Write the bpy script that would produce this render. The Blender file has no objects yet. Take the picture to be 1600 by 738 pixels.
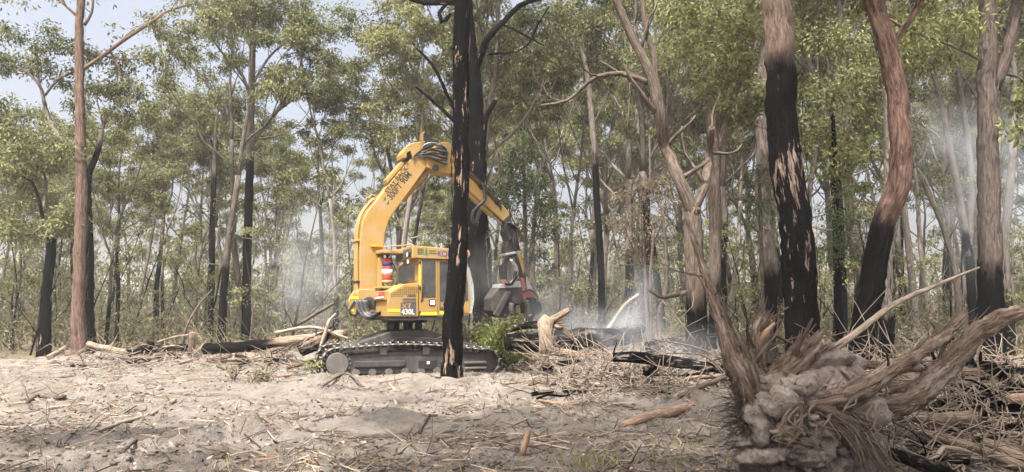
import bpy, math, random
import numpy as np
from mathutils import Vector, Matrix
R = math.radians
random.seed(7)
RNG = np.random.default_rng(7)
SC = bpy.context.scene
COL = SC.collection

# ------------------------------------------------------------------ camera
CAMZ, FPX, HOR = 1.65, 1186.0, 490.0
PITCH = math.atan((HOR - 369.0) / FPX)
cd = bpy.data.cameras.new('camera'); cam = bpy.data.objects.new('camera', cd); COL.objects.link(cam)
cd.sensor_width = 36; cd.lens = 36 * FPX / 1600; cd.clip_start = .05; cd.clip_end = 5000
cam.location = (0, 0, CAMZ); cam.rotation_euler = (math.pi / 2 + PITCH, 0, 0)
SC.camera = cam
# ------------------------------------------------------------------ sky, sun, exposure
SUN_EL, SUN_AZ = R(62), math.atan2(-.36, -.93)     # azimuth from +Y towards +X: high, behind the viewer, a little left
w = bpy.data.worlds.new('World'); SC.world = w; w.use_nodes = True
nt = w.node_tree; sky = nt.nodes.new('ShaderNodeTexSky'); sky.sky_type = 'NISHITA'; sky.sun_disc = False
sky.sun_elevation = SUN_EL; sky.sun_rotation = SUN_AZ
sky.air_density = .8; sky.dust_density = 10.0; sky.ozone_density = .3
hs = nt.nodes.new('ShaderNodeHueSaturation'); hs.inputs['Saturation'].default_value = .6; hs.inputs['Value'].default_value = 1.0; nt.links.new(sky.outputs[0], hs.inputs['Color']); nt.links.new(hs.outputs[0], nt.nodes['Background'].inputs[0]); nt.nodes['Background'].inputs[1].default_value = .15
sd = bpy.data.lights.new('sun', 'SUN'); sd.energy = 4.4; sd.angle = R(.6); sd.color = (1, .965, .91)
sun = bpy.data.objects.new('sun', sd); COL.objects.link(sun)
sv = Vector((math.sin(SUN_AZ) * math.cos(SUN_EL), math.cos(SUN_AZ) * math.cos(SUN_EL), math.sin(SUN_EL)))
sun.rotation_euler = sv.to_track_quat('Z', 'Y').to_euler(); sun.location = sv * 60
SC.view_settings.view_transform = 'Standard'; SC.view_settings.look = 'None'
SC.view_settings.exposure = 1.4; SC.view_settings.gamma = 1; SC.view_settings.use_curve_mapping = False
SC.cycles.use_denoising = True
try: SC.cycles.denoiser = 'OPENIMAGEDENOISE'
except Exception: pass
SC.cycles.max_bounces = 5; SC.cycles.diffuse_bounces = 2; SC.cycles.glossy_bounces = 2
SC.cycles.transmission_bounces = 4; SC.cycles.volume_bounces = 1; SC.cycles.transparent_max_bounces = 6
SC.cycles.volume_step_rate = 2; SC.cycles.volume_max_steps = 64

# ------------------------------------------------------------------ helpers: pixels of the photograph (1600x738) to places
cp, sp = math.cos(PITCH), math.sin(PITCH)
def ray(px, py):
    a, b = (px - 800) / FPX, (369 - py) / FPX
    return np.array((a, cp - b * sp, sp + b * cp))
CAMP = np.array((0, 0, CAMZ))
def P(px, py, Y):                                   # the point seen at a pixel, Y metres ahead
    d = ray(px, py); return CAMP + d * (Y / d[1])
def ppm(Y): return FPX / Y                          # pixels per metre at that distance

def hsh(i, j, s):
    v = np.sin(i * 127.1 + j * 311.7 + s * 74.7) * 43758.5453
    return v - np.floor(v)
def vn(x, y, s=0.):
    i, j = np.floor(x), np.floor(y); f, g = x - i, y - j
    f = f * f * (3 - 2 * f); g = g * g * (3 - 2 * g)
    return (hsh(i, j, s) * (1 - f) + hsh(i + 1, j, s) * f) * (1 - g) + (hsh(i, j + 1, s) * (1 - f) + hsh(i + 1, j + 1, s) * f) * g
def fbm(x, y, s=0., o=4):
    t = 0; a = .5
    for k in range(o):
        t = t + a * vn(x, y, s + k); x = x * 2.03 + 5.1; y = y * 2.03 + 1.7; a *= .5
    return t
MOUNDS = [(-4.3, 17.9, .7, .35, .2), (-3.2, 18.1, .6, .3, .16), (-2.1, 18.2, .7, .35, .2), (.2, 18.6, .7, .4, .2), (-1.0, 17.5, 2.0, .5, .2), (1.4, 16.9, 1.6, .6, .22), (3.3, 15.3, 1.5, .7, .30), (-4.6, 16.2, 1.0, .5, .16),
          (2.4, 13.2, 1.8, .6, .14), (-2.2, 12.2, .9, .5, .16), (-3.6, 10.6, .8, .4, .14), (.3, 12.4, 1.1, .5, .12), (4.4, 13.6, 1.2, .6, .2),
          (-9, 25.5, 3.0, .8, .22), (-5.5, 25.0, 2.0, .8, .28), (5.2, 11.5, 1.4, .8, -.1), (1.1, 9.3, .45, .3, .1), (-14, 27, 3, 1, .2)]
def gz(x, y):
    x = np.asarray(x, float); y = np.asarray(y, float)
    z = .22 * (fbm(x * .18, y * .18, 3) - .47)
    near = np.clip((32 - np.abs(y)) / 10, 0, 1)
    r1 = 1 - np.abs(2 * fbm(x * .9, y * 1.3, 11, 4) - .94)
    r2 = fbm(x * 3.1, y * 3.7, 21, 4)
    churn = np.clip(fbm(x * .35, y * .5, 31, 3) * 2.8 - .75, .14, 1)
    z = z + near * churn * (.16 * (r1 - .75) * 1.7 + .27 * (r2 - .47)) + near * .05 * (fbm(x * 9, y * 9, 41, 3) - .42)
    for (mx, my, sx, sy, h) in MOUNDS:
        q = np.exp(-((x - mx) / sx) ** 2 - ((y - my) / sy) ** 2)
        z = z + h * 1.35 * q * (.35 + 1.2 * r2)
    # level where the machine stands and where the viewer stands
    q = np.exp(-((x + 2.6) / 2.9) ** 4 - ((y - 20.6) / 1.9) ** 4); z = z * (1 - q) + .13 * q
    q = np.exp(-(x / 2.5) ** 2 - (y / 3) ** 2); z = z * (1 - q)
    return z
def gzf(x, y): return float(gz(x, y))
def G(px, py):                                      # the ground point seen at a pixel
    d = ray(px, py); t = CAMZ / max(-d[2], .012)
    for _ in range(12):
        q = CAMP + d * t; t = (CAMZ - gzf(q[0], q[1])) / max(-d[2], .012)
    q = CAMP + d * t; q[2] = gzf(q[0], q[1]); return q

# ------------------------------------------------------------------ helpers: meshes
def mk(name, V, F, mat, parent=None, smooth=True, bk=None, base=(0, 0, 0)):
    """one mesh object; V (n,3) in world space, made local to base"""
    me = bpy.data.meshes.new(name)
    V = np.asarray(V, float) - np.asarray(base, float)
    if isinstance(F, np.ndarray):
        n, k = F.shape
        me.vertices.add(len(V)); me.vertices.foreach_set('co', V.ravel())
        me.loops.add(n * k); me.loops.foreach_set('vertex_index', F.ravel().astype(np.int32))
        me.polygons.add(n); me.polygons.foreach_set('loop_start', np.arange(0, n * k, k, dtype=np.int32))
        me.update(calc_edges=True)
    else:
        me.from_pydata([tuple(v) for v in V], [], F)
    if smooth: me.polygons.foreach_set('use_smooth', np.ones(len(me.polygons), bool))
    if bk is not None:
        at = me.attributes.new('bk', 'FLOAT_VECTOR', 'POINT'); at.data.foreach_set('vector', np.asarray(bk, float).ravel())
    me.materials.append(mat); me.update()
    o = bpy.data.objects.new(name, me); COL.objects.link(o)
    if parent is not None: o.parent = parent
    return o
def root(name, loc, label, cat, group=None):
    o = bpy.data.objects.new(name, None); COL.objects.link(o); o.location = tuple(loc); o.empty_display_size = .2
    return tag(o, label, cat, group)
def tag(o, label=None, cat=None, group=None, kind=None):
    if label: o['label'] = label
    if cat: o['category'] = cat
    if group: o['group'] = group
    if kind: o['kind'] = kind
    return o
class MB:
    """collects quads"""
    def __init__(s): s.V = []; s.F = []; s.B = []; s.n = 0
    def add(s, V, F, B=None):
        s.V.append(V); s.F.append(F + s.n); s.n += len(V); s.B.append(B if B is not None else V)
        return s
    def build(s, name, mat, parent=None, base=(0, 0, 0), smooth=True):
        return mk(name, np.concatenate(s.V), np.concatenate(s.F), mat, parent, smooth, np.concatenate(s.B), base)
def catmull(pts, rad, step):
    pts = np.asarray(pts, float); rad = np.asarray(rad, float)
    if len(pts) == 2:
        n = max(2, int(np.linalg.norm(pts[1] - pts[0]) / step) + 1); t = np.linspace(0, 1, n)
        return pts[0] + (pts[1] - pts[0]) * t[:, None], rad[0] + (rad[1] - rad[0]) * t
    q = np.vstack([2 * pts[0] - pts[1], pts, 2 * pts[-1] - pts[-2]]); out = []; ro = []
    for i in range(len(pts) - 1):
        a, b, c, d = q[i:i + 4]; n = max(1, int(np.linalg.norm(c - b) / step))
        for k in range(n):
            t = k / n
            out.append(.5 * (2 * b + (c - a) * t + (2 * a - 5 * b + 4 * c - d) * t * t + (-a + 3 * b - 3 * c + d) * t ** 3))
            ro.append(rad[i] + (rad[i + 1] - rad[i]) * t)
    out.append(pts[-1]); ro.append(rad[-1])
    return np.array(out), np.array(ro)
def tube(pts, rad, seg=8, v0=0., ridge=0., seed=0, step=.3, wob=0., caps=True, flat=1.):
    """a bark-covered tube: V, quads, bark coordinates (x,y round the stem, z along it)"""
    p, r = catmull(pts, rad, step)
    rs = np.random.default_rng(seed + 991)
    if wob:
        k = np.cumsum(rs.normal(0, wob, (len(p), 3)), 0); k -= np.linspace(0, 1, len(p))[:, None] * k[-1]; p = p + k * r[:, None]
    if caps:
        e = (p[1] - p[0]); e2 = (p[-1] - p[-2])
        p = np.vstack([p[0] - e * .01, p, p[-1] + e2 * .01]); r = np.concatenate([[r[0] * .02], r, [r[-1] * .02]])
    n = len(p); T = np.gradient(p, axis=0); T /= np.linalg.norm(T, axis=1)[:, None] + 1e-9
    u = np.cross(T[0], (0.3, 1, .2)); u /= np.linalg.norm(u); th = np.linspace(0, 2 * np.pi, seg, endpoint=False)
    L = np.concatenate([[0], np.cumsum(np.linalg.norm(np.diff(p, axis=0), axis=1))]) + v0
    V = []; B = []
    ph = rs.uniform(0, 6.28, 8)
    for i in range(n):
        u = u - T[i] * np.dot(u, T[i]); u /= np.linalg.norm(u) + 1e-9; v = np.cross(T[i], u)
        rr = np.full(seg, 1 - 1.3 * ridge)
        if ridge:
            z = L[i]
            for k, (m, f) in enumerate(((5, .5), (9, .9), (14, 1.3), (3, .3))):
                rr += ridge * np.sin(m * th + ph[k] + 1.6 * np.sin(f * z + ph[k + 4])) * (.7, .6, .8, .7)[k]
            rr += ridge * rs.normal(0, .75, seg)
        c, s_ = np.cos(th) * rr * r[i], np.sin(th) * rr * r[i] * flat
        V.append(p[i] + c[:, None] * u + s_[:, None] * v)
        B.append(np.stack([np.cos(th) * max(r[i], .03), np.sin(th) * max(r[i], .03), np.full(seg, L[i])], 1))
    a = np.arange(n - 1)[:, None] * seg; j = np.arange(seg); k = (j + 1) % seg
    F = np.stack([a + j, a + k, a + seg + k, a + seg + j], -1).reshape(-1, 4)
    return np.concatenate(V), F, np.concatenate(B)
def leaves(cen, dirs, ln, wd, rs):
    """leaf blades: one rhomb each"""
    n = len(cen); d = dirs / (np.linalg.norm(dirs, axis=1)[:, None] + 1e-9)
    s = np.cross(d, rs.normal(0, 1, (n, 3))); s /= np.linalg.norm(s, axis=1)[:, None] + 1e-9
    L = (ln * rs.uniform(.65, 1.25, n))[:, None]; W = (wd * rs.uniform(.7, 1.3, n))[:, None] * .5
    V = np.stack([cen, cen + d * L * .42 + s * W, cen + d * L, cen + d * L * .42 - s * W], 1).reshape(-1, 3)
    return V, np.arange(n * 4).reshape(-1, 4)
def clump(c, r, n, rs, flat=.62, droop=.7):
    """leaf positions and directions of one foliage clump, denser at its rim and top"""
    v = rs.normal(0, 1, (n, 3)); v /= np.linalg.norm(v, axis=1)[:, None]
    v *= (rs.uniform(0, 1, n) ** .5)[:, None]
    v *= (1 + .28 * np.sin(v[:, :1] * 5 + c[0]) + .22 * np.sin(v[:, 1:2] * 6 + c[1]))
    v[:, 2] *= flat; p = np.asarray(c) + v * r
    d = rs.normal(0, .75, (n, 3)) + v * .7; d[:, 2] -= droop
    return p, d
def box(o, a, b, c):                                # box from corner o with edge vectors a,b,c
    o, a, b, c = [np.asarray(q, float) for q in (o, a, b, c)]
    V = np.array([o, o + a, o + a + b, o + b, o + c, o + a + c, o + a + b + c, o + b + c])
    return V, np.array([(0, 3, 2, 1), (4, 5, 6, 7), (0, 1, 5, 4), (1, 2, 6, 5), (2, 3, 7, 6), (3, 0, 4, 7)])

# ------------------------------------------------------------------ helpers: materials
class MT:
    def __init__(s, name):
        s.m = bpy.data.materials.new(name); s.m.use_nodes = True; s.t = s.m.node_tree; s.b = s.t.nodes['Principled BSDF']; s.out = s.t.nodes['Material Output']
    def n(s, typ, **kw):
        q = s.t.nodes.new(typ)
        for k, v in kw.items(): setattr(q, k, v)
        return q
    def l(s, a, b): s.t.links.new(a, b)
    def val(s, x, sock):
        if hasattr(x, 'links'): s.l(x, sock)
        else: sock.default_value = x
    def math(s, op, a, b=0., c=None):
        q = s.n('ShaderNodeMath', operation=op); s.val(a, q.inputs[0]); s.val(b, q.inputs[1])
        if c is not None: s.val(c, q.inputs[2])
        return q.outputs[0]
    def noise(s, vec, scale, detail=4, rough=.55, dist=0.):
        q = s.n('ShaderNodeTexNoise'); q.inputs['Scale'].default_value = scale; q.inputs['Detail'].default_value = detail
        q.inputs['Roughness'].default_value = rough; q.inputs['Distortion'].default_value = dist; s.l(vec, q.inputs['Vector']); return q.outputs['Fac']
    def mp(s, vec, sc):
        q = s.n('ShaderNodeMapping'); s.l(vec, q.inputs['Vector']); q.inputs['Scale'].default_value = sc; return q.outputs[0]
    def ramp(s, f, stops):
        q = s.n('ShaderNodeValToRGB'); e = q.color_ramp.elements
        while len(e) < len(stops): e.new(.5)
        for k, (p, c) in enumerate(stops): e[k].position = p; e[k].color = (*c, 1) if len(c) == 3 else c
        s.l(f, q.inputs[0]); return q.outputs[0]
    def step(s, f, a, b):
        q = s.n('ShaderNodeMapRange', interpolation_type='SMOOTHSTEP'); s.val(f, q.inputs[0]); q.inputs[1].default_value = a; q.inputs[2].default_value = b; return q.outputs[0]
    def mix(s, f, a, b):
        q = s.n('ShaderNodeMix', data_type='RGBA'); s.val(f, q.inputs[0])
        for x, k in ((a, 6), (b, 7)):
            if hasattr(x, 'links'): s.l(x, q.inputs[k])
            else: q.inputs[k].default_value = (*x, 1)
        return q.outputs[2]
    def bump(s, h, st, dist=.03):
        q = s.n('ShaderNodeBump'); q.inputs['Strength'].default_value = st; q.inputs['Distance'].default_value = dist; s.l(h, q.inputs['Height']); s.l(q.outputs[0], s.b.inputs['Normal'])
    def base(s, c, rough=.8, spec=.3, metal=0.):
        if hasattr(c, 'links'): s.l(c, s.b.inputs['Base Color'])
        else: s.b.inputs['Base Color'].default_value = (*c, 1)
        s.val(rough, s.b.inputs['Roughness']); s.b.inputs['Specular IOR Level'].default_value = spec; s.b.inputs['Metallic'].default_value = metal; return s.m

def bark(name, dark, light, char=0., amp=1.5, patch=0., rnd=None, charcol=(.0036, .0034, .0035), streak=(15, 15, 2.4), bump=.9, window=None, dust=0.):
    """stringy bark; charred black up to about `char` metres, with unburnt patches; rnd=(lo,hi): charring height differs from tree to tree"""
    s = MT(name); a = s.n('ShaderNodeAttribute', attribute_name='bk').outputs['Vector']
    st = s.noise(s.mp(a, streak), 1.6, 5, .65); fine = s.noise(s.mp(a, (60, 60, 11)), 1.2, 3, .6)
    col = s.ramp(s.math('ADD', s.math('MULTIPLY', st, .75), s.math('MULTIPLY', fine, .25)), [(.36, dark), (.52, tuple((x + y) / 2 for x, y in zip(dark, light))), (.66, light)])
    big = s.noise(s.mp(a, (2.5, 2.5, .8)), 1.0, 3, .6)
    z = s.n('ShaderNodeSeparateXYZ'); s.l(a, z.inputs[0])
    if rnd:
        r = s.n('ShaderNodeObjectInfo').outputs['Random']
        ch = s.math('MULTIPLY_ADD', r, rnd[1] - rnd[0], rnd[0])
        hv = s.n('ShaderNodeHueSaturation'); s.l(col, hv.inputs['Color']); s.l(s.math('MULTIPLY_ADD', s.math('FRACT', s.math('MULTIPLY', r, 7.3)), .7, .6), hv.inputs['Value']); col = hv.outputs[0]
    else: ch = char
    if rnd or char > 0:
        e = s.math('ADD', s.math('SUBTRACT', ch, z.outputs[2]), s.math('MULTIPLY', s.math('SUBTRACT', s.math('ADD', s.math('MULTIPLY', big, .6), s.math('MULTIPLY', st, .4)), .5), amp * 7))
        f = s.step(e, -.3, .3)
        if patch:
            pn = s.noise(s.mp(a, (3.2, 3.2, .55)), 1.3, 4, .65)
            if window: pn = s.math('SUBTRACT', pn, s.math('MULTIPLY', s.math('SUBTRACT', 1, s.math('MULTIPLY', s.step(z.outputs[2], window[0] - .3, window[0] + .3), s.step(z.outputs[2], window[1] + .5, window[1] - .3))), .13))
            f = s.math('MULTIPLY', f, s.step(s.math('ADD', pn, s.math('MULTIPLY', st, .35)), .86 - .12 * patch, .83 - .12 * patch))
        cc = s.mix(s.step(fine, .55, .75), charcol, tuple(2.8 * x for x in charcol))
        col = s.mix(f, col, cc)
    if dust:
        dn_ = s.noise(s.mp(a, (5, 5, 2.2)), 1.4, 5, .7); col = s.mix(s.math('MULTIPLY', s.step(dn_, .5, .66), dust), col, (.36, .31, .265))
    s.bump(s.math('ADD', st, s.math('MULTIPLY', fine, .4)), bump, .05)
    return s.base(col, .95, .05)
def leafmat(name, c0, c1, c2, trans=.3, rough=.55):
    s = MT(name); g = s.n('ShaderNodeNewGeometry'); tc = s.n('ShaderNodeTexCoord').outputs['Object']
    r = g.outputs['Random Per Island']; big = s.noise(tc, .55, 2)
    f = s.math('ADD', s.math('MULTIPLY', r, .6), s.math('MULTIPLY', big, .5))
    oi = s.n('ShaderNodeObjectInfo').outputs['Random']
    f = s.math('ADD', f, s.math('MULTIPLY', s.math('SUBTRACT', oi, .5), .25))
    col = s.ramp(f, [(.2, c0), (.55, c1), (.9, c2)])
    s.base(col, rough, .18)
    t = s.n('ShaderNodeBsdfTranslucent'); s.l(col, t.inputs[0]); m = s.n('ShaderNodeMixShader'); m.inputs[0].default_value = trans
    s.l(s.b.outputs[0], m.inputs[1]); s.l(t.outputs[0], m.inputs[2]); s.l(m.outputs[0], s.out.inputs[0]); return s.m
def paint(name, c, rough=.42, dirt=.35, dirtcol=(.16, .11, .07), scale=2.2, spec=.5, metal=0.):
    s = MT(name); tc = s.n('ShaderNodeTexCoord').outputs['Object']
    n = s.noise(tc, scale, 6, .65); n2 = s.noise(s.mp(tc, (9, 9, 1.2)), 1.5, 3)
    f = s.math('MULTIPLY', s.step(s.math('ADD', s.math('MULTIPLY', n, .7), s.math('MULTIPLY', n2, .3)), .42, .72), dirt)
    n3 = s.noise(tc, 7, 5, .7); sc_ = s.math('MULTIPLY', s.step(s.math('ADD', s.math('MULTIPLY', n3, .6), s.math('MULTIPLY', n2, .4)), .57, .68), dirt)
    s.bump(n, .08, .02)
    return s.base(s.mix(sc_, s.mix(f, c, dirtcol), tuple(.3 * x for x in dirtcol)), s.math('ADD', s.math('MULTIPLY', f, .5), rough), spec, metal)

M_RED = bark('red_stringybark', (.05, .032, .026), (.225, .152, .118), 0, streak=(13, 13, 2.0), bump=1)
M_REDC = bark('red_bark_charred_low', (.042, .026, .022), (.205, .128, .098), 3.9, .35, streak=(13, 13, 2.0), bump=1)
M_BLACK = bark('charred_trunk', (.10, .065, .045), (.36, .25, .18), 30, .5, patch=.55)
M_BLACK2 = bark('charred_trunk_even', (.11, .08, .06), (.34, .25, .19), 30, .4, patch=.05)
M_BIG = bark('charred_trunk_patched', (.05, .036, .029), (.21, .15, .117), 7.15, .25, patch=.95, window=(2.7, 5.1))
M_R14 = bark('grey_brown_bark_charred_low', (.04, .031, .027), (.15, .12, .103), 2.9, .35)
M_T8 = bark('brown_bark_charred_base', (.045, .034, .027), (.19, .15, .12), 2.0, .3)
M_T10 = bark('grey_bark_charred_foot', (.055, .044, .038), (.20, .165, .143), 3.2, .4)
M_T9 = bark('pale_bark_charred_base', (.06, .047, .036), (.23, .185, .15), 2.6, .4)
M_T3 = bark('grey_bark_charred_half', (.06, .048, .042), (.22, .185, .16), 8.6, .3)
M_GREY = bark('grey_gum_bark', (.05, .041, .035), (.185, .158, .136), rnd=(-1, 9), amp=.6, bump=.35)
M_PALE = bark('pale_gum_bark', (.10, .085, .073), (.28, .245, .215), rnd=(-5, 4), amp=.5, bump=.35)
M_LOG = bark('dry_log', (.10, .07, .05), (.34, .26, .195), 0, dust=.5)
M_LOGB = bark('burnt_log', (.08, .055, .04), (.28, .205, .15), 30, .5, patch=.75, dust=.5)
M_LOGBB = bark('black_burnt_log', (.10, .07, .05), (.28, .20, .15), 30, .4, patch=.25, dust=.3)
M_LOGR = bark('stripped_red_log', (.13, .085, .06), (.34, .235, .165), 0, bump=.6, dust=.5)
M_STICK = bark('weathered_stick', (.12, .092, .07), (.36, .295, .235), 0, bump=.3)
M_STICKB = bark('burnt_stick', (.035, .028, .024), (.16, .125, .098), 0, bump=.3)
M_ROOT = bark('uprooted_bark', (.06, .042, .033), (.29, .215, .165), 0, streak=(30, 30, 4), bump=1.0, dust=.75)
M_FIBRE = bark('root_fibre', (.09, .066, .052), (.33, .26, .205), 0, streak=(40, 40, 1))
M_SPLIT = bark('fresh_split_wood', (.22, .135, .085), (.46, .33, .225), 0, streak=(40, 40, .7), bump=.3)
M_LEAF = leafmat('gum_leaves', (.042, .05, .02), (.125, .132, .054), (.29, .275, .125), .38)
M_LEAF2 = leafmat('yellow_green_gum_leaves', (.06, .072, .028), (.15, .165, .062), (.29, .29, .12), .38)
M_DARK = leafmat('dark_wattle_leaves', (.022, .034, .016), (.05, .07, .03), (.11, .13, .055), .25)
M_SCORCH = leafmat('scorched_leaves', (.07, .05, .032), (.14, .105, .07), (.23, .18, .12), .25, .7)
M_SCRUB = leafmat('dry_scrub_leaves', (.07, .07, .035), (.145, .135, .072), (.26, .235, .14), .3, .6)
M_FRESH = leafmat('fresh_green_leaves', (.05, .07, .02), (.145, .175, .045), (.33, .34, .11), .35, .4)

# ground: pale sand, grey ash, brown litter; forest floor beyond the clearing
s = MT('sandy_ground'); tc = s.n('ShaderNodeTexCoord').outputs['Object']
n1 = s.noise(tc, .33, 6, .6); n2 = s.noise(tc, 1.7, 6, .65); n3 = s.noise(tc, 9, 5, .7); n4 = s.noise(tc, 42, 4, .7)
sand = s.ramp(n2, [(.3, (.115, .097, .081)), (.48, (.205, .18, .154)), (.68, (.29, .265, .235))])
sand = s.mix(s.step(n3, .56, .70), sand, (.22, .155, .11))
ash = s.ramp(n3, [(.35, (.055, .05, .048)), (.62, (.17, .16, .15))])
ashf = s.step(s.math('ADD', s.math('MULTIPLY', n1, .55), s.math('MULTIPLY', n2, .45)),   .525, .60)
col = s.mix(s.math('MULTIPLY', ashf, .85), sand, ash)
litter = s.ramp(n4, [(.35, (.06, .042, .03)), (.5, (.15, .108, .075)), (.68, (.33, .26, .19))])
col = s.mix(s.math('MULTIPLY', s.step(s.math('ADD', s.math('MULTIPLY', n3, .5), s.math('MULTIPLY', n4, .5)), .535, .60), .75), col, litter)
sx = s.n('ShaderNodeSeparateXYZ'); s.l(tc, sx.inputs[0])
def spot(x, y, rx, ry):
    a = s.math('DIVIDE', s.math('SUBTRACT', sx.outputs[0], x), rx); b = s.math('DIVIDE', s.math('SUBTRACT', sx.outputs[1], y), ry)
    return s.step(s.math('ADD', s.math('SQRT', s.math('ADD', s.math('MULTIPLY', a, a), s.math('MULTIPLY', b, b))), s.math('MULTIPLY', s.math('SUBTRACT', n2, .5), 1.2)), 1.15, .75)
col = s.mix(s.math('MULTIPLY', spot(5.6, 10.2, 2.6, 2.6), .9), col, s.ramp(n3, [(.38, (.035, .032, .03)), (.5, (.16, .15, .14)), (.62, (.50, .49, .47))]))
col = s.mix(s.math('MULTIPLY', spot(3.4, 18.4, 3.4, 2.0), .9), col, s.ramp(n3, [(.38, (.03, .028, .027)), (.55, (.12, .115, .11)), (.68, (.36, .35, .34))]))
ff = s.step(s.math('ADD', sx.outputs[1], s.math('MULTIPLY', n1, 5)), 29.5, 32)
floor_ = s.ramp(n3, [(.35, (.10, .08, .05)), (.55, (.20, .16, .105)), (.7, (.30, .25, .17))])
col = s.mix(ff, col, floor_)
s.bump(s.math('ADD', s.math('MULTIPLY', n3, .6), s.math('MULTIPLY', n4, .7)), 1., .09)
M_GROUND = s.base(col, .95, .12)
s = MT('root_soil'); tc = s.n('ShaderNodeTexCoord').outputs['Object']; n2 = s.noise(tc, 3, 6, .65); n3 = s.noise(tc, 18, 5, .7)
s.bump(s.math('ADD', n2, s.math('MULTIPLY', n3, .5)), .9, .06)
M_SOIL = s.base(s.ramp(s.math('ADD', s.math('MULTIPLY', n2, .6), s.math('MULTIPLY', n3, .4)), [(.36, (.095, .076, .062)), (.5, (.18, .15, .128)), (.64, (.31, .272, .24))]), .95, .1)
s = MT('ochre_clod'); tc = s.n('ShaderNodeTexCoord').outputs['Object']; n2 = s.noise(tc, 6, 6, .7); s.bump(n2, .9, .05)
M_CLOD2 = s.base(s.ramp(n2, [(.35, (.20, .135, .09)), (.65, (.46, .34, .24))]), .95, .1)
s = MT('pale_ash'); tc = s.n('ShaderNodeTexCoord').outputs['Object']; n2 = s.noise(tc, 4, 6, .7); s.bump(n2, .8, .05)
M_ASH = s.base(s.ramp(n2, [(.35, (.16, .155, .15)), (.5, (.42, .41, .40)), (.65, (.66, .65, .63))]), 1, .1)

M_YEL = paint('yellow_machine_paint', (.305, .18, .042), .5, .7, (.30, .22, .13), 1.6)
M_HIVIS = paint('fluorescent_yellow_tape', (.80, .72, .03), .5, .15)
M_STEEL = paint('dusty_dark_steel', (.03, .028, .027), .6, .6, (.12, .10, .085), 3, .4)
M_TRACK = paint('worn_track_steel', (.12, .11, .10), .4, .55, (.24, .20, .165), 6, .5, .4)
M_BRIGHT = paint('polished_grouser_steel', (.22, .205, .19), .3, .4, (.2, .17, .14), 6, .5, .7)
M_BLK = paint('black_rubber', (.014, .014, .014), .45, .25, (.07, .06, .05), 4)
M_GREYP = paint('grey_decal', (.06, .06, .062), .4, .25)
M_WHITE = paint('white_decal', (.60, .59, .56), .55, .3)
M_BLUE = paint('blue_lettering', (.02, .045, .22), .45, .2)
M_REDP = paint('red_paint', (.36, .04, .035), .45, .45)
M_REDW = paint('worn_red_paint', (.22, .07, .065), .5, .75, (.16, .12, .11), 5)
M_GREEN = paint('green_decal', (.03, .16, .06), .5, .2)
M_SILV = paint('scuffed_bare_steel', (.42, .42, .43), .35, .5, (.14, .12, .11), 6, .5, .6)
M_TEXT = paint('black_lettering', (.02, .018, .016), .6, .2)
M_AMBER = paint('amber_plastic', (.75, .22, .01), .3, .1)
s = MT('dark_tinted_window'); tc = s.n('ShaderNodeTexCoord').outputs['Object']; n = s.noise(tc, 2.2, 3)
M_GLASS = s.base(s.ramp(n, [(.35, (.02, .022, .022)), (.7, (.07, .07, .066))]), s.math('MULTIPLY_ADD', n, .25, .04), .6)
s = MT('clear_polycarbonate'); s.b.inputs['Transmission Weight'].default_value = .0; s.base((.75, .78, .76), .1, .6); s.b.inputs['Alpha'].default_value = .28; M_CLEAR = s.m
s = MT('lit_lamp_lens'); s.base((.9, .92, 1), .2); s.b.inputs['Emission Color'].default_value = (.85, .93, 1, 1); s.b.inputs['Emission Strength'].default_value = 1.6; M_LAMP = s.m

# ================================================================== the setting
# ground: one sheet, fine in front of the viewer, out to the horizon
ang = np.concatenate([np.linspace(-50, 50, 470), np.linspace(50, 310, 60)[1:-1]]) * math.pi / 180
rad = np.concatenate([[.0, 1.5, 3, 4.5], np.geomspace(5.5, 34, 330), np.geomspace(36, 900, 60)])
A, Q = np.meshgrid(ang, rad); gx = Q * np.sin(A); gy = Q * np.cos(A)
gh = gz(gx, gy); nr, na = gx.shape
i = np.arange(nr - 1)[:, None] * na; j = np.arange(na); k = (j + 1) % na
F = np.stack([i + j, i + k, i + na + k, i + na + j], -1).reshape(-1, 4)
g = mk('ground', np.stack([gx, gy, gh], -1).reshape(-1, 3), F, M_GROUND); tag(g, kind='structure')

# ------------------------------------------------------------------ trees
UP = np.array((0, 0, 1.))
def nrm(v): return v / (np.linalg.norm(v) + 1e-9)
def grow(p, d, L, r, rs, lev, out, tips, v0=0., up=.14):
    pts = [p]; d = nrm(d); n = 5
    for k in range(n):
        d = nrm(d + rs.normal(0, .2, 3) + UP * up); pts.append(pts[-1] + d * L / n)
    out.append((pts, list(np.linspace(r, r * .42, n + 1)), v0))
    if lev > 0:
        for q in range(rs.integers(2, 5)):
            k = rs.integers(2, n + 1); e = rs.normal(0, 1, 3); e[2] *= .4
            grow(pts[k], d + nrm(e) * .95, L * rs.uniform(.45, .7), r * .5, rs, lev - 1, out, tips, v0 + L * k / n, up)
        tips.append((pts[-1], 1.))
    else:
        tips.append((pts[-1], 1.)); 
        if rs.random() < .6: tips.append((pts[3] + rs.normal(0, .3, 3), .7))
def crown_mesh(name, tips, rclump, rs, mat, parent, base, ln, wd, dens, flat=.62, keep=1.):
    Ps, Ds = [], []
    if keep < 1: tips = [t for t in tips if rs.random() < keep]
    for (c, q) in tips:
        r = rclump * q * rs.uniform(.65, 1.3); p, d = clump(c, r, max(12, int(dens * r * r)), rs, flat); Ps.append(p); Ds.append(d)
    V, F = leaves(np.concatenate(Ps), np.concatenate(Ds), ln, wd, rs)
    return mk(name, V, F, mat, parent, False, None, base)
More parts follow.
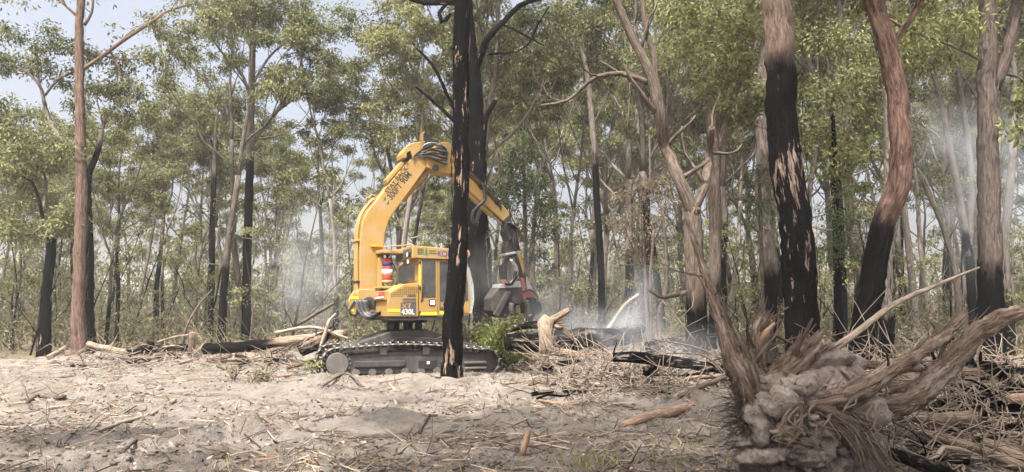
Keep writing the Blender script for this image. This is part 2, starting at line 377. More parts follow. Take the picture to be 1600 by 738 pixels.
def top_of_tree(p, d, r, H, rs, nl, lev=1, spread=.9, lead=True):
    """the upper tree above a trunk: leader and limbs; returns stems, tips"""
    out, tips = [], []; pts = [p]; n = 6
    for k in range(n):
        d = nrm(d + rs.normal(0, .09, 3) + UP * .12); pts.append(pts[-1] + d * H / n)
    rr = np.linspace(r, r * .25, n + 1); out.append((pts, list(rr), 0.)); tips.append((pts[-1], 1.))
    az = rs.uniform(0, 6.28)
    for q in range(nl):
        t = (q + rs.uniform(.1, .9)) / nl; k = min(n - 1, int(t * n)); az += 2.4 + rs.normal(0, .4)
        e = np.array((math.cos(az), math.sin(az), rs.uniform(.35, 1.0)))
        grow(pts[k], e * spread + d * .35, H * rs.uniform(.38, .6) * (1.1 - .5 * t), rr[k] * .55, rs, lev, out, tips, H * t)
    return out, tips
def stems(mb, out, seg, v0, rs, seed, rmin=.0):
    for k, (pts, rr, v) in enumerate(out):
        if max(rr) < rmin: continue
        V, F, B = tube(pts, rr, seg if max(rr) > .06 else max(3, seg - 3), v0 + v, .02, seed + k, .6, .1); mb.add(V, F, B)

def hero(name, label, mat, Y, trunk, limbs=(), clumps=(), leaf=None, ext=None, group=None, cat='tree', ln=.17, wd=.06, dens=800, ridge=.045, seg=26, flare=1.35, dclump=.75, barkl=None, seed=1, stub=False):
    """a tree placed and shaped after the photograph: trunk / limbs as (px, py, width px[, dY])"""
    rs = np.random.default_rng(seed); pp = [P(t[0], t[1], Y + (t[3] if len(t) > 3 else 0)) for t in trunk]; rr = [t[2] / 2 / ppm(Y) for t in trunk]
    b = np.array((pp[0][0], pp[0][1], gzf(pp[0][0], pp[0][1])))
    rt = root(name, b, label, cat, group)
    lean = (pp[1][:2] - pp[0][:2]) / max(.3, pp[1][2] - pp[0][2])
    foot = pp[0].copy(); dz = foot[2] - (b[2] - .25); foot[2] = b[2] - .25; foot[:2] -= lean * max(0, dz)
    if dz > .5: k = pp[0].copy(); k[2] = b[2] + .35; k[:2] = foot[:2] + lean * .6; pts = [foot, k] + pp; rr = [rr[0] * flare, rr[0] * 1.04] + rr
    else: pts = [foot] + pp[1:]; rr = [rr[0] * flare] + rr[1:]
    H0 = sum(np.linalg.norm(np.subtract(pts[k + 1], pts[k])) for k in range(len(pts) - 1))
    tips = []; outs = []
    if ext:
        outs, tips = top_of_tree(np.array(pts[-1]), nrm(np.array(pts[-1]) - np.array(pts[-2])), rr[-1], ext[0], rs, ext[1], 1, .9)
        lead = outs.pop(0); pts = pts + [np.array(q) for q in lead[0][1:]]; rr = rr + lead[1][1:]
    V, F, B = tube(pts, rr, seg, -.25, ridge, seed, .16, .05); mb = MB().add(V, F, B)
    mb.build('trunk', mat, rt, b)
    if Y < 28:                                          # peeling strips of fibrous bark standing off the trunk
        p_, r_ = catmull(pts, rr, .16); L_ = np.concatenate([[0], np.cumsum(np.linalg.norm(np.diff(p_, axis=0), axis=1))]) - .25; ns = int(26 * L_[-1]); m4 = MB()
        for _ in range(ns):
            i_ = rs.integers(0, len(p_) - 1); T_ = nrm(p_[i_ + 1] - p_[i_]); t = rs.uniform(0, 6.28); u_ = nrm(np.cross(T_, (.3, 1, .2))); v_ = np.cross(T_, u_); e = u_ * math.cos(t) + v_ * math.sin(t); f_ = np.cross(T_, e); ll = rs.uniform(.12, .55); wd_ = rs.uniform(.006, .02); rad_ = r_[i_]
            l1, l2 = rs.uniform(.0, .02), rs.uniform(.0, .05); a0 = p_[i_] + e * (rad_ * 1.0); a1 = a0 + T_ * ll * .5 + e * l1 + f_ * rs.normal(0, .01); a2 = a0 + T_ * ll + e * l2 + f_ * rs.normal(0, .02)
            V_ = np.array([a0 - f_ * wd_, a0 + f_ * wd_, a1 + f_ * wd_, a1 - f_ * wd_, a2 + f_ * wd_ * .4, a2 - f_ * wd_ * .4]); bb = np.array((math.cos(t) * rad_, math.sin(t) * rad_, 0)); m4.add(V_, np.array([(0, 1, 2, 3), (3, 2, 4, 5)]), np.array([bb + (0, 0, L_[i_]), bb + (.01, 0, L_[i_]), bb + (.01, 0, L_[i_] + ll / 2), bb + (0, 0, L_[i_] + ll / 2), bb + (.01, 0, L_[i_] + ll), bb + (0, 0, L_[i_] + ll)]))
        tag(m4.build('bark_strips', mat, rt, b), kind='stuff')
    for (q, k) in zip(limbs, range(99)):
        Y0 = Y + (q[0][3] if len(q[0]) > 3 else 0)
        lp = [P(t[0], t[1], Y + (t[3] if len(t) > 3 else 0)) for t in q]; lr = [max(t[2], .7) / 2 / ppm(Y) for t in q]
        hz = lp[0][2] - b[2]
        V, F, B = tube(lp, lr, 14, hz, ridge * .8, seed * 7 + k, .2, .08); m2 = MB().add(V, F, B)
        # side twigs
        tw, tt = [], []
        for z in range(1, len(lp)):
            if rs.random() < .8 and not stub:
                e = rs.normal(0, 1, 3); grow(lp[z], nrm(lp[z] - lp[z - 1]) * .6 + nrm(e) * .8, rs.uniform(.7, 1.6), lr[z] * .5, rs, 0, tw, tt, hz)
        stems(m2, tw, 7, hz, rs, seed + 50 + k)
        m2.build('limb', barkl or mat, rt, b)
        if not stub and leaf and dclump > 0: tips += [(p, w_ * .7) for (p, w_) in tt] + [(lp[-1], .9)]
    if outs:
        m3 = MB(); stems(m3, outs, 9, H0, rs, seed + 300); m3.build('limb', barkl or mat, rt, b)
    for c in clumps: tips.append((P(c[0], c[1], Y + (c[3] if len(c) > 3 else rs.uniform(-1, 1))), c[2] / ppm(Y) / max(dclump, .1)))
    if tips and leaf: crown_mesh('crown', tips, max(dclump, .1), rs, leaf, rt, b, ln, wd, dens)
    return rt

hero('eucalyptus_tree', 'tall straight eucalypt with reddish fibrous bark at left edge of the clearing', M_RED, 27,
     [(125, 553, 20), (126, 470, 19), (128, 330, 18), (127, 200, 15), (126, 100, 13), (127, 0, 12)],
     [[(130, 108, 7), (160, 88, 6), (190, 66, 6, -.3), (236, 35, 5, -.5), (262, 18, 4), (300, 6, 3)], [(121, 26, 5), (105, 12, 4), (85, -6, 4, .4)], [(172, 80, 4), (185, 105, 3), (190, 130, 2.5)], [(131, 40, 5), (143, 20, 4), (146, -8, 3)]],
     [(255, 12, 20), (285, 5, 22), (300, -5, 20), (175, 40, 14), (215, 20, 14), (240, 42, 12), (90, -12, 26), (40, 5, 24), (10, -5, 30)], M_LEAF, (7, 7), seed=11, dens=170)
hero('eucalyptus_tree', 'forked brown gum close behind the tall red-barked tree at left', M_T3, 30,
     [(140, 552, 17), (138, 440, 16), (137, 330, 14), (136, 275, 13)],
     [[(136, 278, 9), (112, 232, 8), (92, 215, 7), (72, 170, 6, .5), (66, 140, 5), (45, 115, 4), (10, 95, 3)], [(136, 276, 10), (152, 235, 9, -.4), (160, 195, 7), (172, 175, 6), (182, 162, 4), (178, 140, 3)], [(72, 165, 5), (62, 130, 4), (58, 95, 3)], [(70, 150, 4), (90, 125, 4), (120, 110, 3)]],
     [(60, 75, 32), (30, 60, 30), (85, 65, 28), (110, 75, 24), (15, 95, 26), (145, 85, 22), (50, 110, 22), (100, 130, 20), (150, 140, 30), (185, 145, 30), (215, 150, 24), (120, 165, 22), (10, 45, 28), (195, 180, 22)], M_LEAF, None, seed=12)
hero('eucalyptus_tree', 'crooked gum with black burnt trunk forking low at the left edge', M_BLACK2, 27.5,
     [(68, 556, 17), (72, 470, 15), (80, 385, 14), (82, 362, 13)],
     [[(82, 366, 8), (70, 350, 7), (62, 315, 5), (50, 285, 4), (22, 268, 3)], [(80, 372, 6), (55, 366, 5), (38, 365, 3)], [(83, 362, 8), (95, 345, 5), (99, 352, 3)], [(66, 330, 5), (72, 285, 4, .6), (60, 250, 3)]],
     [(30, 235, 30), (60, 215, 34), (15, 200, 34), (95, 235, 26), (35, 180, 32), (75, 255, 24), (10, 262, 26), (5, 165, 30)], M_LEAF, None, seed=13, barkl=M_GREY)
hero('eucalyptus_tree', 'tall gum with black lower trunk and spreading crown left of the harvester', M_T3, 33,
     [(384, 531, 15), (386, 420, 14), (391, 300, 13), (394, 222, 12), (396, 120, 9), (398, 40, 6), (399, -40, 4)],
     [[(394, 225, 8), (410, 200, 7), (440, 165, 7, -.6), (465, 130, 6), (472, 80, 4), (478, 30, 3)], [(395, 180, 5), (380, 120, 5, .5), (345, 80, 4), (325, 45, 3)], [(396, 130, 5), (420, 90, 4), (455, 60, 3, -.7), (475, 45, 2)], [(394, 210, 5), (365, 190, 4), (330, 140, 3.5), (290, 95, 2.5)], [(397, 90, 4), (385, 60, 3), (378, 15, 2)], [(440, 168, 4), (470, 150, 3), (520, 130, 2)]],
     [(345, 25, 34), (375, 10, 34), (410, 15, 36), (445, 20, 36), (480, 35, 34), (515, 50, 32), (545, 45, 22), (300, 75, 22), (285, 60, 16), (330, 55, 26), (395, 55, 26), (430, 60, 26), (500, 80, 24), (550, 25, 22), (530, 15, 26), (470, 5, 30)], M_LEAF2, None, seed=14)
hero('eucalyptus_tree', 'thin gum with blackened stem between the post and the tall gum', M_T3, 38,
     [(328, 528, 9), (330, 400, 9), (334, 280, 8), (336, 225, 6), (340, 170, 4)], [[(334, 240, 4), (320, 210, 3), (300, 180, 2)], [(336, 220, 4), (360, 190, 3), (372, 160, 2)]],
     [(335, 150, 36), (300, 165, 34), (365, 165, 34), (320, 190, 30), (285, 195, 26), (350, 200, 28), (330, 120, 26), (375, 215, 24), (300, 230, 22)], M_LEAF, None, seed=15)
hero('eucalyptus_tree', 'bare black burnt trunk standing right in front of the harvester', M_BLACK, 18.2,
     [(708, 573, 30), (709, 500, 32), (712, 420, 31), (716, 330, 24), (717, 200, 26), (720, 80, 27), (722, 0, 27)],
     [], [], M_LEAF, (6, 6), seed=16, ridge=.05)
hero('eucalyptus_tree', 'broad charred tree with broken limbs just behind the harvester arm', M_BLACK2, 26,
     [(757, 530, 30), (754, 470, 30), (750, 400, 30), (748, 300, 32), (744, 200, 30), (738, 110, 28), (733, 30, 22), (731, -30, 18)],
     [[(752, 250, 11), (756, 205, 10), (762, 178, 9), (774, 157, 8)], [(742, 110, 12), (760, 62, 11, -.8), (785, 35, 9), (812, 8, 9), (845, -2, 7)], [(735, 205, 8), (705, 162, 6), (680, 110, 5, -.5), (645, 68, 4)], [(735, 215, 7), (700, 180, 6), (672, 155, 5), (650, 136, 4)], [(785, 38, 4), (820, 55, 3), (850, 72, 2)], [(765, 85, 4), (800, 82, 3.5), (825, 70, 3), (840, 40, 3), (858, 10, 2)], [(732, 10, 12), (700, 3, 12), (665, 4, 10), (640, -2, 8)], [(705, 22, 6), (690, 35, 9), (686, 20, 7), (700, 5, 5)]],
     [], M_LEAF, (5, 5), seed=17, stub=True)
hero('eucalyptus_tree', 'brown gum with long leaning left limb and charred foot beside fallen log', M_T8, 16.6,
     [(1085, 606, 35), (1086, 520, 33), (1087, 440, 31), (1086, 370, 30), (1082, 325, 26)],
     [[(1084, 335, 24), (1062, 280, 21), (1040, 230, 19, .3), (1030, 180, 20), (1020, 130, 19), (1000, 80, 15), (975, 30, 14), (955, -25, 13)], [(1084, 330, 17), (1100, 290, 15), (1108, 240, 13, .5), (1112, 200, 10)], [(1018, 132, 9), (980, 116, 8), (935, 119, 7, -.4), (908, 140, 6), (885, 158, 5), (845, 165, 4)], [(1026, 150, 12), (1022, 90, 10), (1008, 40, 9), (1005, -30, 8)]],
     [], M_LEAF, None, seed=18, dclump=0)
hero('eucalyptus_tree', 'gum with a snapped top and pale limb right of the leaning one', M_T9, 22,
     [(1117, 520, 18), (1117, 420, 18), (1118, 330, 20), (1116, 240, 20), (1113, 190, 16), (1112, 146, 10)],
     [[(1118, 240, 14), (1130, 200, 13), (1150, 140, 11, .3), (1172, 105, 9), (1195, 60, 7), (1215, 10, 6)], [(1118, 195, 12), (1128, 150, 11), (1140, 120, 8)], [(1122, 235, 6), (1140, 210, 5), (1150, 185, 4), (1168, 172, 3)], [(1120, 200, 4), (1132, 205, 4), (1150, 180, 3)]],
     [(1150, 75, 40), (1110, 55, 42), (1075, 70, 40), (1170, 40, 36), (1130, 20, 40), (1080, 20, 40), (1040, 60, 34), (1165, 100, 26), (1185, 5, 30)], M_LEAF2, None, seed=19, barkl=M_T9)
hero('eucalyptus_tree', 'grey fibrous trunk just left of the biggest blackened trunk', M_T10, 26,
     [(1203, 540, 26), (1203, 440, 26), (1200, 300, 25), (1196, 150, 24), (1190, 0, 22)], [[(1192, 60, 10), (1165, 45, 9), (1148, 35, 7)], [(1198, 190, 5), (1180, 170, 4), (1160, 130, 3)]], [], M_LEAF2, (6, 8), seed=20, dclump=.9)
hero('eucalyptus_tree', 'biggest trunk, blackened with raw brown patches, behind the upturned roots', M_BIG, 16,
     [(1262, 548, 53), (1255, 430, 52), (1243, 300, 51), (1232, 200, 49), (1224, 100, 47), (1215, 0, 43)], [], [], M_LEAF2, (8, 9), seed=21, ridge=.045, seg=34)
hero('eucalyptus_tree', 'sinuous S-bent red-barked trunk with black foot', M_REDC, 17,
     [(1342, 548, 40), (1355, 470, 40), (1368, 400, 38), (1380, 345, 36), (1401, 297, 36), (1408, 245, 35), (1404, 180, 33), (1393, 110, 32), (1378, 50, 31), (1362, -5, 30)],
     [[(1390, 75, 11), (1412, 45, 10), (1430, 18, 9), (1445, -15, 8)]], [], M_LEAF2, (7, 8), seed=22, seg=30)
hero('eucalyptus_tree', 'slim brown trunk half hidden behind the S-bent tree', M_GREY, 27,
     [(1386, 540, 22), (1388, 420, 21), (1392, 300, 20), (1388, 150, 18), (1385, 20, 16)], [], [(1420, 60, 50), (1350, 90, 45), (1310, 60, 50)], M_LEAF2, (6, 8), seed=23)
hero('eucalyptus_tree', 'thick grey-brown trunk with charred foot forking near the right edge', M_R14, 18,
     [(1550, 575, 42), (1550, 480, 38), (1549, 380, 34), (1547, 250, 32), (1546, 130, 30), (1546, 60, 26), (1545, -5, 25)],
     [[(1552, 135, 22), (1570, 90, 19), (1582, 40, 19), (1592, -10, 18)], [(1555, 115, 6), (1590, 120, 5), (1615, 140, 4)], [(1542, 100, 5), (1500, 78, 4), (1455, 60, 3), (1425, 50, 2.5)]], [(1590, 165, 30), (1598, 200, 34)], M_LEAF2, (7, 8), seed=24, seg=30)
hero('eucalyptus_tree', 'hazy twin-stemmed dark gum between the S-bent tree and right-hand trunk', M_GREY, 30,
     [(1522, 545, 14), (1518, 430, 13), (1510, 380, 13), (1492, 270, 10), (1466, 140, 8), (1450, 100, 5)], [[(1514, 400, 11), (1515, 280, 10), (1500, 140, 8), (1497, 100, 6), (1510, 40, 4)]],
     [(1440, 70, 50), (1480, 40, 55), (1510, 80, 45), (1420, 110, 40), (1530, 30, 45), (1465, 95, 40)], M_LEAF2, None, seed=25)
hero('dead_tree', 'pale leafless snag leaning left, right of the S-bent trunk', M_PALE, 24,
     [(1500, 500, 10), (1492, 420, 9), (1478, 370, 8), (1465, 335, 7), (1448, 300, 5), (1440, 275, 3)], [[(1470, 345, 4), (1450, 290, 3), (1432, 262, 2)], [(1480, 378, 3), (1500, 340, 2)]], [], None, None, stub=True, seed=26)
hero('eucalyptus_tree', 'very thin black stem between the biggest trunk and the S-bent tree', M_BLACK2, 24, [(1312, 520, 11), (1310, 400, 10), (1306, 270, 8), (1300, 170, 5)], [[(1308, 300, 4), (1325, 260, 3), (1340, 230, 2)]],
     [(1300, 150, 50), (1340, 180, 45), (1285, 200, 40), (1330, 240, 42), (1300, 270, 40), (1345, 120, 50), (1355, 290, 36)], M_LEAF2, None, seed=27)
hero('wattle_tree', 'dark green fine-leaved wattle beside the biggest trunk', M_STICKB, 23, [(1192, 520, 6), (1190, 420, 5), (1188, 330, 4), (1186, 270, 3)], [],
     [(1190, 265, 24), (1175, 285, 24), (1205, 290, 24), (1182, 315, 28), (1200, 330, 24), (1168, 345, 20), (1190, 360, 20), (1320, 300, 34), (1295, 330, 30), (1330, 345, 34), (1310, 380, 30), (1335, 400, 26), (1295, 405, 24)], M_DARK, None, seed=28, ln=.13, wd=.03, dens=1100)
hero('sapling', 'dark slender leafy tree directly behind the felling head', M_STICKB, 24.5, [(822, 540, 7), (822, 420, 6), (820, 320, 5), (818, 230, 3)], [[(821, 400, 3), (840, 360, 2), (850, 320, 1.5)], [(820, 380, 3), (800, 340, 2), (790, 300, 1.5)]],
     [(815, 205, 18), (805, 235, 24), (830, 240, 24), (800, 270, 26), (835, 285, 28), (815, 310, 28), (850, 320, 24), (795, 320, 24), (825, 350, 28), (855, 365, 22), (800, 365, 22), (840, 400, 24), (860, 420, 18), (850, 445, 18)], M_DARK, None, seed=29, ln=.14, wd=.045, dens=800)
hero('scorched_sapling', 'brown heat-scorched sapling left of the leaning gum', M_STICKB, 24, [(1012, 530, 6), (1008, 430, 5), (1003, 340, 3), (1000, 290, 2)], [[(1008, 420, 3), (985, 380, 2), (975, 350, 1.5)], [(1006, 400, 3), (1030, 360, 2), (1040, 320, 1.5)]],
     [(1000, 285, 28), (975, 305, 28), (1030, 300, 28), (990, 335, 32), (1025, 345, 32), (965, 350, 26), (1045, 370, 24), (1000, 375, 30), (975, 400, 26), (1020, 405, 26), (1045, 330, 22)], M_SCORCH, None, seed=30, ln=.14, wd=.03, dens=900)
hero('eucalyptus_tree', 'slender dark trunk rising left of the leaning gum', M_GREY, 33, [(942, 520, 12), (938, 400, 11), (930, 270, 10), (918, 130, 9), (905, 60, 6)], [[(925, 200, 5), (945, 160, 3), (955, 130, 2)]],
     [(900, 40, 44), (930, 50, 40), (880, 70, 36), (870, 20, 36), (955, 100, 30), (915, 95, 30)], M_LEAF, None, seed=31)
hero('burnt_sapling', 'bent charred sapling with leaning branch beside the smoke', M_STICKB, 21, [(1035, 560, 9), (1030, 500, 9), (1040, 455, 8), (1042, 400, 6), (1035, 330, 4)], [[(1030, 470, 5), (1050, 460, 5), (1075, 457, 4)], [(1015, 560, 7), (1018, 500, 6), (1016, 440, 5), (1022, 360, 4)]], [], None, None, seed=32, stub=True)

# ------------------------------------------------------------------ the forest behind: kinds of gum, each tree a copy with its own trunk and crown
def generic(name, H, r, clear, nl, seed, bm, lm, rcl, lean=.04, fork=False, ln=.17, wd=.07, dens=900):
    rs = np.random.default_rng(seed); rt = bpy.data.objects.new(name, None)
    d = nrm(np.array((rs.normal(0, lean), rs.normal(0, lean), 1))); p = np.array((0, 0, -.2)); pts = [p]; n = 6
    for k in range(n): d = nrm(d + rs.normal(0, .045, 3) + UP * .05); pts.append(pts[-1] + d * H * clear / n)
    mb = MB(); rr = np.linspace(r * 1.15, r * .72, n + 1); rr[0] *= 1.25
    mb.add(*tube(pts, rr, 10, -.2, .035, seed, .6, .06))
    out, tips = top_of_tree(pts[-1], d, r * .7, H * (1 - clear), rs, nl, 1)
    if fork:
        e = rs.normal(0, 1, 3); e[2] = 0; o2, t2 = top_of_tree(pts[-2], nrm(d + nrm(e) * .45), r * .55, H * (1 - clear) * .95, rs, nl - 2, 1); out += o2; tips += t2
    for q in range(3):                                  # dead lower branches
        k = rs.integers(3, n); e = rs.normal(0, 1, 3); e[2] = abs(e[2]) * .5; grow(pts[k], e, H * .1, r * .22, rs, 0, out, [], H * clear * k / n)
    stems(mb, out, 6, H * clear, rs, seed + 9)
    t = mb.build('trunk', bm, rt)
    c = crown_mesh('crown', tips, rcl * .64, rs, lm, rt, (0, 0, 0), ln, wd, dens, .62, .8)
    return rt, t, c, len(tips)
PROTO = []
for k, (H, r, cl, nl, bm, lm, rc, fork) in enumerate([(16, .17, .5, 7, M_GREY, M_LEAF, 1.0, False), (18, .21, .45, 8, M_GREY, M_LEAF, 1.05, True), (15, .14, .55, 6, M_PALE, M_LEAF, .95, False), (20, .20, .5, 8, M_PALE, M_LEAF2, 1.1, True),
                                             (14, .13, .42, 7, M_GREY, M_LEAF2, .9, True), (19, .16, .6, 6, M_GREY, M_LEAF, 1.0, False), (17, .12, .5, 7, M_PALE, M_LEAF, .9, True), (21, .24, .42, 9, M_GREY, M_LEAF, 1.15, True), (13, .10, .5, 6, M_GREY, M_LEAF, .8, False)]):
    PROTO.append(generic('gum_tree', H, r, cl, nl, 200 + k, bm, lm, rc, fork=fork))
LOOK = ['straight grey gum', 'forked stout gum', 'slim pale gum', 'pale yellow-crowned gum', 'low yellow-crowned gum', 'clean-stemmed tall gum', 'slim forked gum', 'broad spreading gum', 'small thin gum']
ZONES = [(-300, 110, 'left of the red-barked tree'), (110, 260, 'right of the red-barked tree'), (260, 400, 'behind the upright post'), (400, 555, 'left of the harvester boom'), (555, 720, 'behind the harvester cab'),
         (720, 880, 'behind the felling head'), (880, 1060, 'behind the smoke'), (1060, 1220, 'behind the leaning brown gum'), (1220, 1350, 'behind the biggest black trunk'), (1350, 1530, 'right of the S-bent trunk'), (1530, 2400, 'at the right edge')]
def pxof(x, y, z=1.65):
    return 800 + FPX * x / (y * cp + (z - CAMZ) * sp)
used = set(); fr = random.Random(5)
def place(k, x, y, s, label=None):
    rt0, t0, c0, _ = PROTO[k]
    if k not in used: rt, t, c = rt0, t0, c0; used.add(k)
    else: rt, t, c = rt0.copy(), t0.copy(), c0.copy(); t.parent = rt; c.parent = rt; COL.objects.link(t); COL.objects.link(c)
    COL.objects.link(rt)
    rt.location = (x, y, gzf(x, y)); rt.rotation_euler = (0, 0, fr.uniform(0, 6.28)); rt.scale = (s, s, s * fr.uniform(.92, 1.08))
    q = pxof(x, y); zn = [z[2] for z in ZONES if z[0] <= q < z[1]]; zn = zn[0] if zn else 'at the right edge'
    row = 'front row' if y < 44 else ('middle' if y < 62 else 'depths')
    tag(rt, label or f'{LOOK[k]}, {row} of the forest {zn}', 'tree', 'gum trees of the forest behind the clearing')
    return rt
for o in list(COL.objects):
    pass
pos = []
def far_enough(x, y, d):
    return all((x - a) ** 2 + (y - b) ** 2 > d * d for a, b in pos)
n_tree = 0
for ring, (y0, y1, cnt, dmin) in enumerate([(30.5, 40, 30, 2.9), (40, 55, 44, 3.0), (55, 82, 54, 3.2)]):
    c = 0; tries = 0
    while c < cnt and tries < 6000:
        tries += 1
        y = fr.uniform(y0, y1); x = fr.uniform(-.78 * y, .78 * y)
        if not far_enough(x, y, dmin): continue
        q = pxof(x, y)
        if q < 330: k = fr.choice((0, 2, 4, 8, 8, 4, 2)); s = fr.uniform(.74, .92) * (1.0 if y < 42 else 1.08)
        elif q < 720: k = fr.choice((0, 1, 2, 5, 6, 4, 8)); s = fr.uniform(.75, 1.0)
        else: k = fr.choice((0, 1, 3, 5, 6, 7, 2)); s = fr.uniform(.95, 1.25)
        if q < 330 and y < 36 and fr.random() < .5: k = 8
        lim = 150 if q < 270 else (90 if q < 330 else (60 if 545 < q < 720 else (50 if 820 < q < 900 else -500)))
        s = min(s, (CAMZ + (490 - lim) / FPX * y * 1.03) / (16, 18, 15, 20, 14, 19, 17, 21, 13)[k])
        pos.append((x, y)); c += 1; place(k, x, y, s)

# thin saplings and poles among them
def sapling_proto(seed):
    rs = np.random.default_rng(seed); mb = MB(); out, tips = top_of_tree(np.array((0, 0, -.1)), UP, .06, rs.uniform(6, 9), rs, 4, 0, .6)
    stems(mb, out, 5, 0, rs, seed); rt = bpy.data.objects.new('sapling', None); t = mb.build('trunk', M_GREY, rt); c = crown_mesh('crown', [q for q in tips if q[0][2] > 1.8], .55, rs, M_LEAF, rt, (0, 0, 0), .17, .06, 500)
    return rt, t, c, 0
PROTO += [sapling_proto(400), sapling_proto(401), sapling_proto(402)]
LOOK += ['thin leafy sapling', 'thin whippy sapling', 'spindly young gum']
c = 0
while c < 120:
    y = fr.uniform(28.5, 58); x = fr.uniform(-.75 * y, .75 * y)
    if not far_enough(x, y, 1.1): continue
    pos.append((x, y)); c += 1; k = fr.choice((9, 10, 11)); q = place(k, x, y, fr.uniform(.7, 1.2)); q['category'] = 'sapling'; q['group'] = 'saplings among the gums'

# far woodland, a mass of trees that cannot be told apart
rs = np.random.default_rng(77); mb = MB(); Ps, Ds = [], []
for q in range(420):
    y = rs.uniform(82, 150); x = rs.uniform(-.85 * y, .85 * y); H = rs.uniform(9, 14) * (1 if x > -10 else .8); z = gzf(x, y); r = rs.uniform(.12, .25)
    mb.add(*tube([(x, y, z), (x + rs.normal(0, .3), y, z + H * .5), (x + rs.normal(0, .6), y, z + H * .9)], (r, r * .8, r * .3), 5, 0, 0, q, 3))
    for _ in range(8):
        p, d = clump((x + rs.normal(0, 1.6), y + rs.normal(0, 1.5), z + H * rs.uniform(.12, 1)), rs.uniform(1, 2.1), 34, rs); Ps.append(p); Ds.append(d)
V, F = leaves(np.concatenate(Ps), np.concatenate(Ds), .7, .32, rs)
for q in range(700):
    y = rs.uniform(58, 125); x = rs.uniform(-.85 * y, .85 * y); r = rs.uniform(.9, 2.3); p, d = clump((x, y, gzf(x, y) + rs.uniform(.3, 1.5) * r), r, int(14 + 16 * r), rs, .9, 0); Ps.append(p); Ds.append(d)
V, F = leaves(np.concatenate(Ps), np.concatenate(Ds), .6, .26, rs)
fw = bpy.data.objects.new('far_woodland', None); COL.objects.link(fw); tag(fw, 'pale hazy woodland far behind the nearer gums', 'woodland', kind='stuff')
tag(mb.build('trunks', M_PALE, fw), kind='stuff'); tag(mk('foliage', V, F, M_LEAF, fw, False), kind='stuff')
# dry undergrowth
Ps, Ds = [], []; mb = MB()
for q in range(2300):
    y = rs.uniform(28.5, 85); x = rs.uniform(-.8 * y, .8 * y); z = gzf(x, y); r = rs.uniform(.3, 1.45)
    if y < 31 and r > .5: r *= .5
    p, d = clump((x, y, z + r * rs.uniform(.6, 1.2)), r, int(20 + 75 * r * r), rs, .9, -.2); Ps.append(p); Ds.append(d)
    if q % 2 == 0:
        for _ in range(3): mb.add(*tube([(x, y, z - .05), (x + rs.normal(0, .25), y + rs.normal(0, .25), z + r * 1.2), (x + rs.normal(0, .6), y + rs.normal(0, .5), z + r * 2.6)], (.018, .013, .005), 3, 0, 0, q, 1.2))
V, F = leaves(np.concatenate(Ps), np.concatenate(Ds), .22, .05, rs)
us = bpy.data.objects.new('undergrowth', None); COL.objects.link(us); tag(us, 'dry olive and tan scrub covering the forest floor', 'undergrowth', kind='stuff')
tag(mb.build('stems', M_STICK, us), kind='stuff'); tag(mk('foliage', V, F, M_SCRUB, us, False), kind='stuff')


# ================================================================== tree harvester
class Frame:
    """machine frame: u ahead, v towards the viewer's side, w up"""
    def __init__(s, o, yaw): s.o = np.array(o, float); s.U = np.array((math.cos(yaw), math.sin(yaw), 0)); s.N = np.array((math.sin(yaw), -math.cos(yaw), 0))
    def w(s, u, v, z): return s.o + s.U * u + s.N * v + UP * z
    def px(s, px, py, v):                             # (u, w) of a pixel on the plane v
        d = ray(px, py); t = np.dot(s.o + s.N * v - CAMP, s.N) / np.dot(d, s.N); q = CAMP + d * t - s.o
        return float(np.dot(q, s.U)), float(q[2])
    def pu(s, px, py, u):                             # (v, w) of a pixel on the plane u
        d = ray(px, py); t = np.dot(s.o + s.U * u - CAMP, s.U) / np.dot(d, s.U); q = CAMP + d * t - s.o
        return float(np.dot(q, s.N)), float(q[2])
MX, MY = -2.95, 21.0
MZ = 0.
UC = Frame((MX, MY, MZ), R(17)); UF = Frame((MX, MY, MZ), R(25))
HB = np.array((MX, MY, MZ))
harv = root('tree_harvester', HB, 'yellow tracked tree harvester reaching right over the cleared sand', 'harvester')
def bev(o, wd=.018, seg=2):
    m = o.modifiers.new('bevel', 'BEVEL'); m.width = wd; m.segments = seg; m.limit_method = 'ANGLE'; m.angle_limit = R(35); return o
def prism(name, fr, poly, v0, v1, mat, parent=harv, bw=.018, smooth=False):
    n = len(poly); V = [fr.w(u, v0, z) for u, z in poly] + [fr.w(u, v1, z) for u, z in poly]
    F = [tuple(range(n)), tuple(range(2 * n - 1, n - 1, -1))] + [((i + 1) % n, i, i + n, (i + 1) % n + n) for i in range(n)]
    o = mk(name, V, F, mat, parent, smooth, None, HB)
    import bmesh
    b = bmesh.new(); b.from_mesh(o.data); bmesh.ops.recalc_face_normals(b, faces=b.faces); b.to_mesh(o.data); b.free()
    return bev(o, bw) if bw else o
def pp(fr, pts, v): return [fr.px(x, y, v) for x, y in pts]
def fbox(name, fr, u0, u1, v0, v1, z0, z1, mat, parent=harv, bw=.015): return prism(name, fr, [(u0, z0), (u1, z0), (u1, z1), (u0, z1)], v0, v1, mat, parent, bw)
def pipe(name, fr, pts, r, mat, parent=harv, seg=8, step=.05, rr=None):
    V, F, B = tube([fr.w(*q) for q in pts], rr or [r] * len(pts), seg, 0, 0, 1, step); return mk(name, V, F, mat, parent, True, B, HB)
def cyl(name, fr, u, z, r, v0, v1, mat, parent=harv, n=28, bw=.012):
    return prism(name, fr, [(u + r * math.cos(2 * math.pi * k / n), z + r * math.sin(2 * math.pi * k / n)) for k in range(n)], v0, v1, mat, parent, bw)
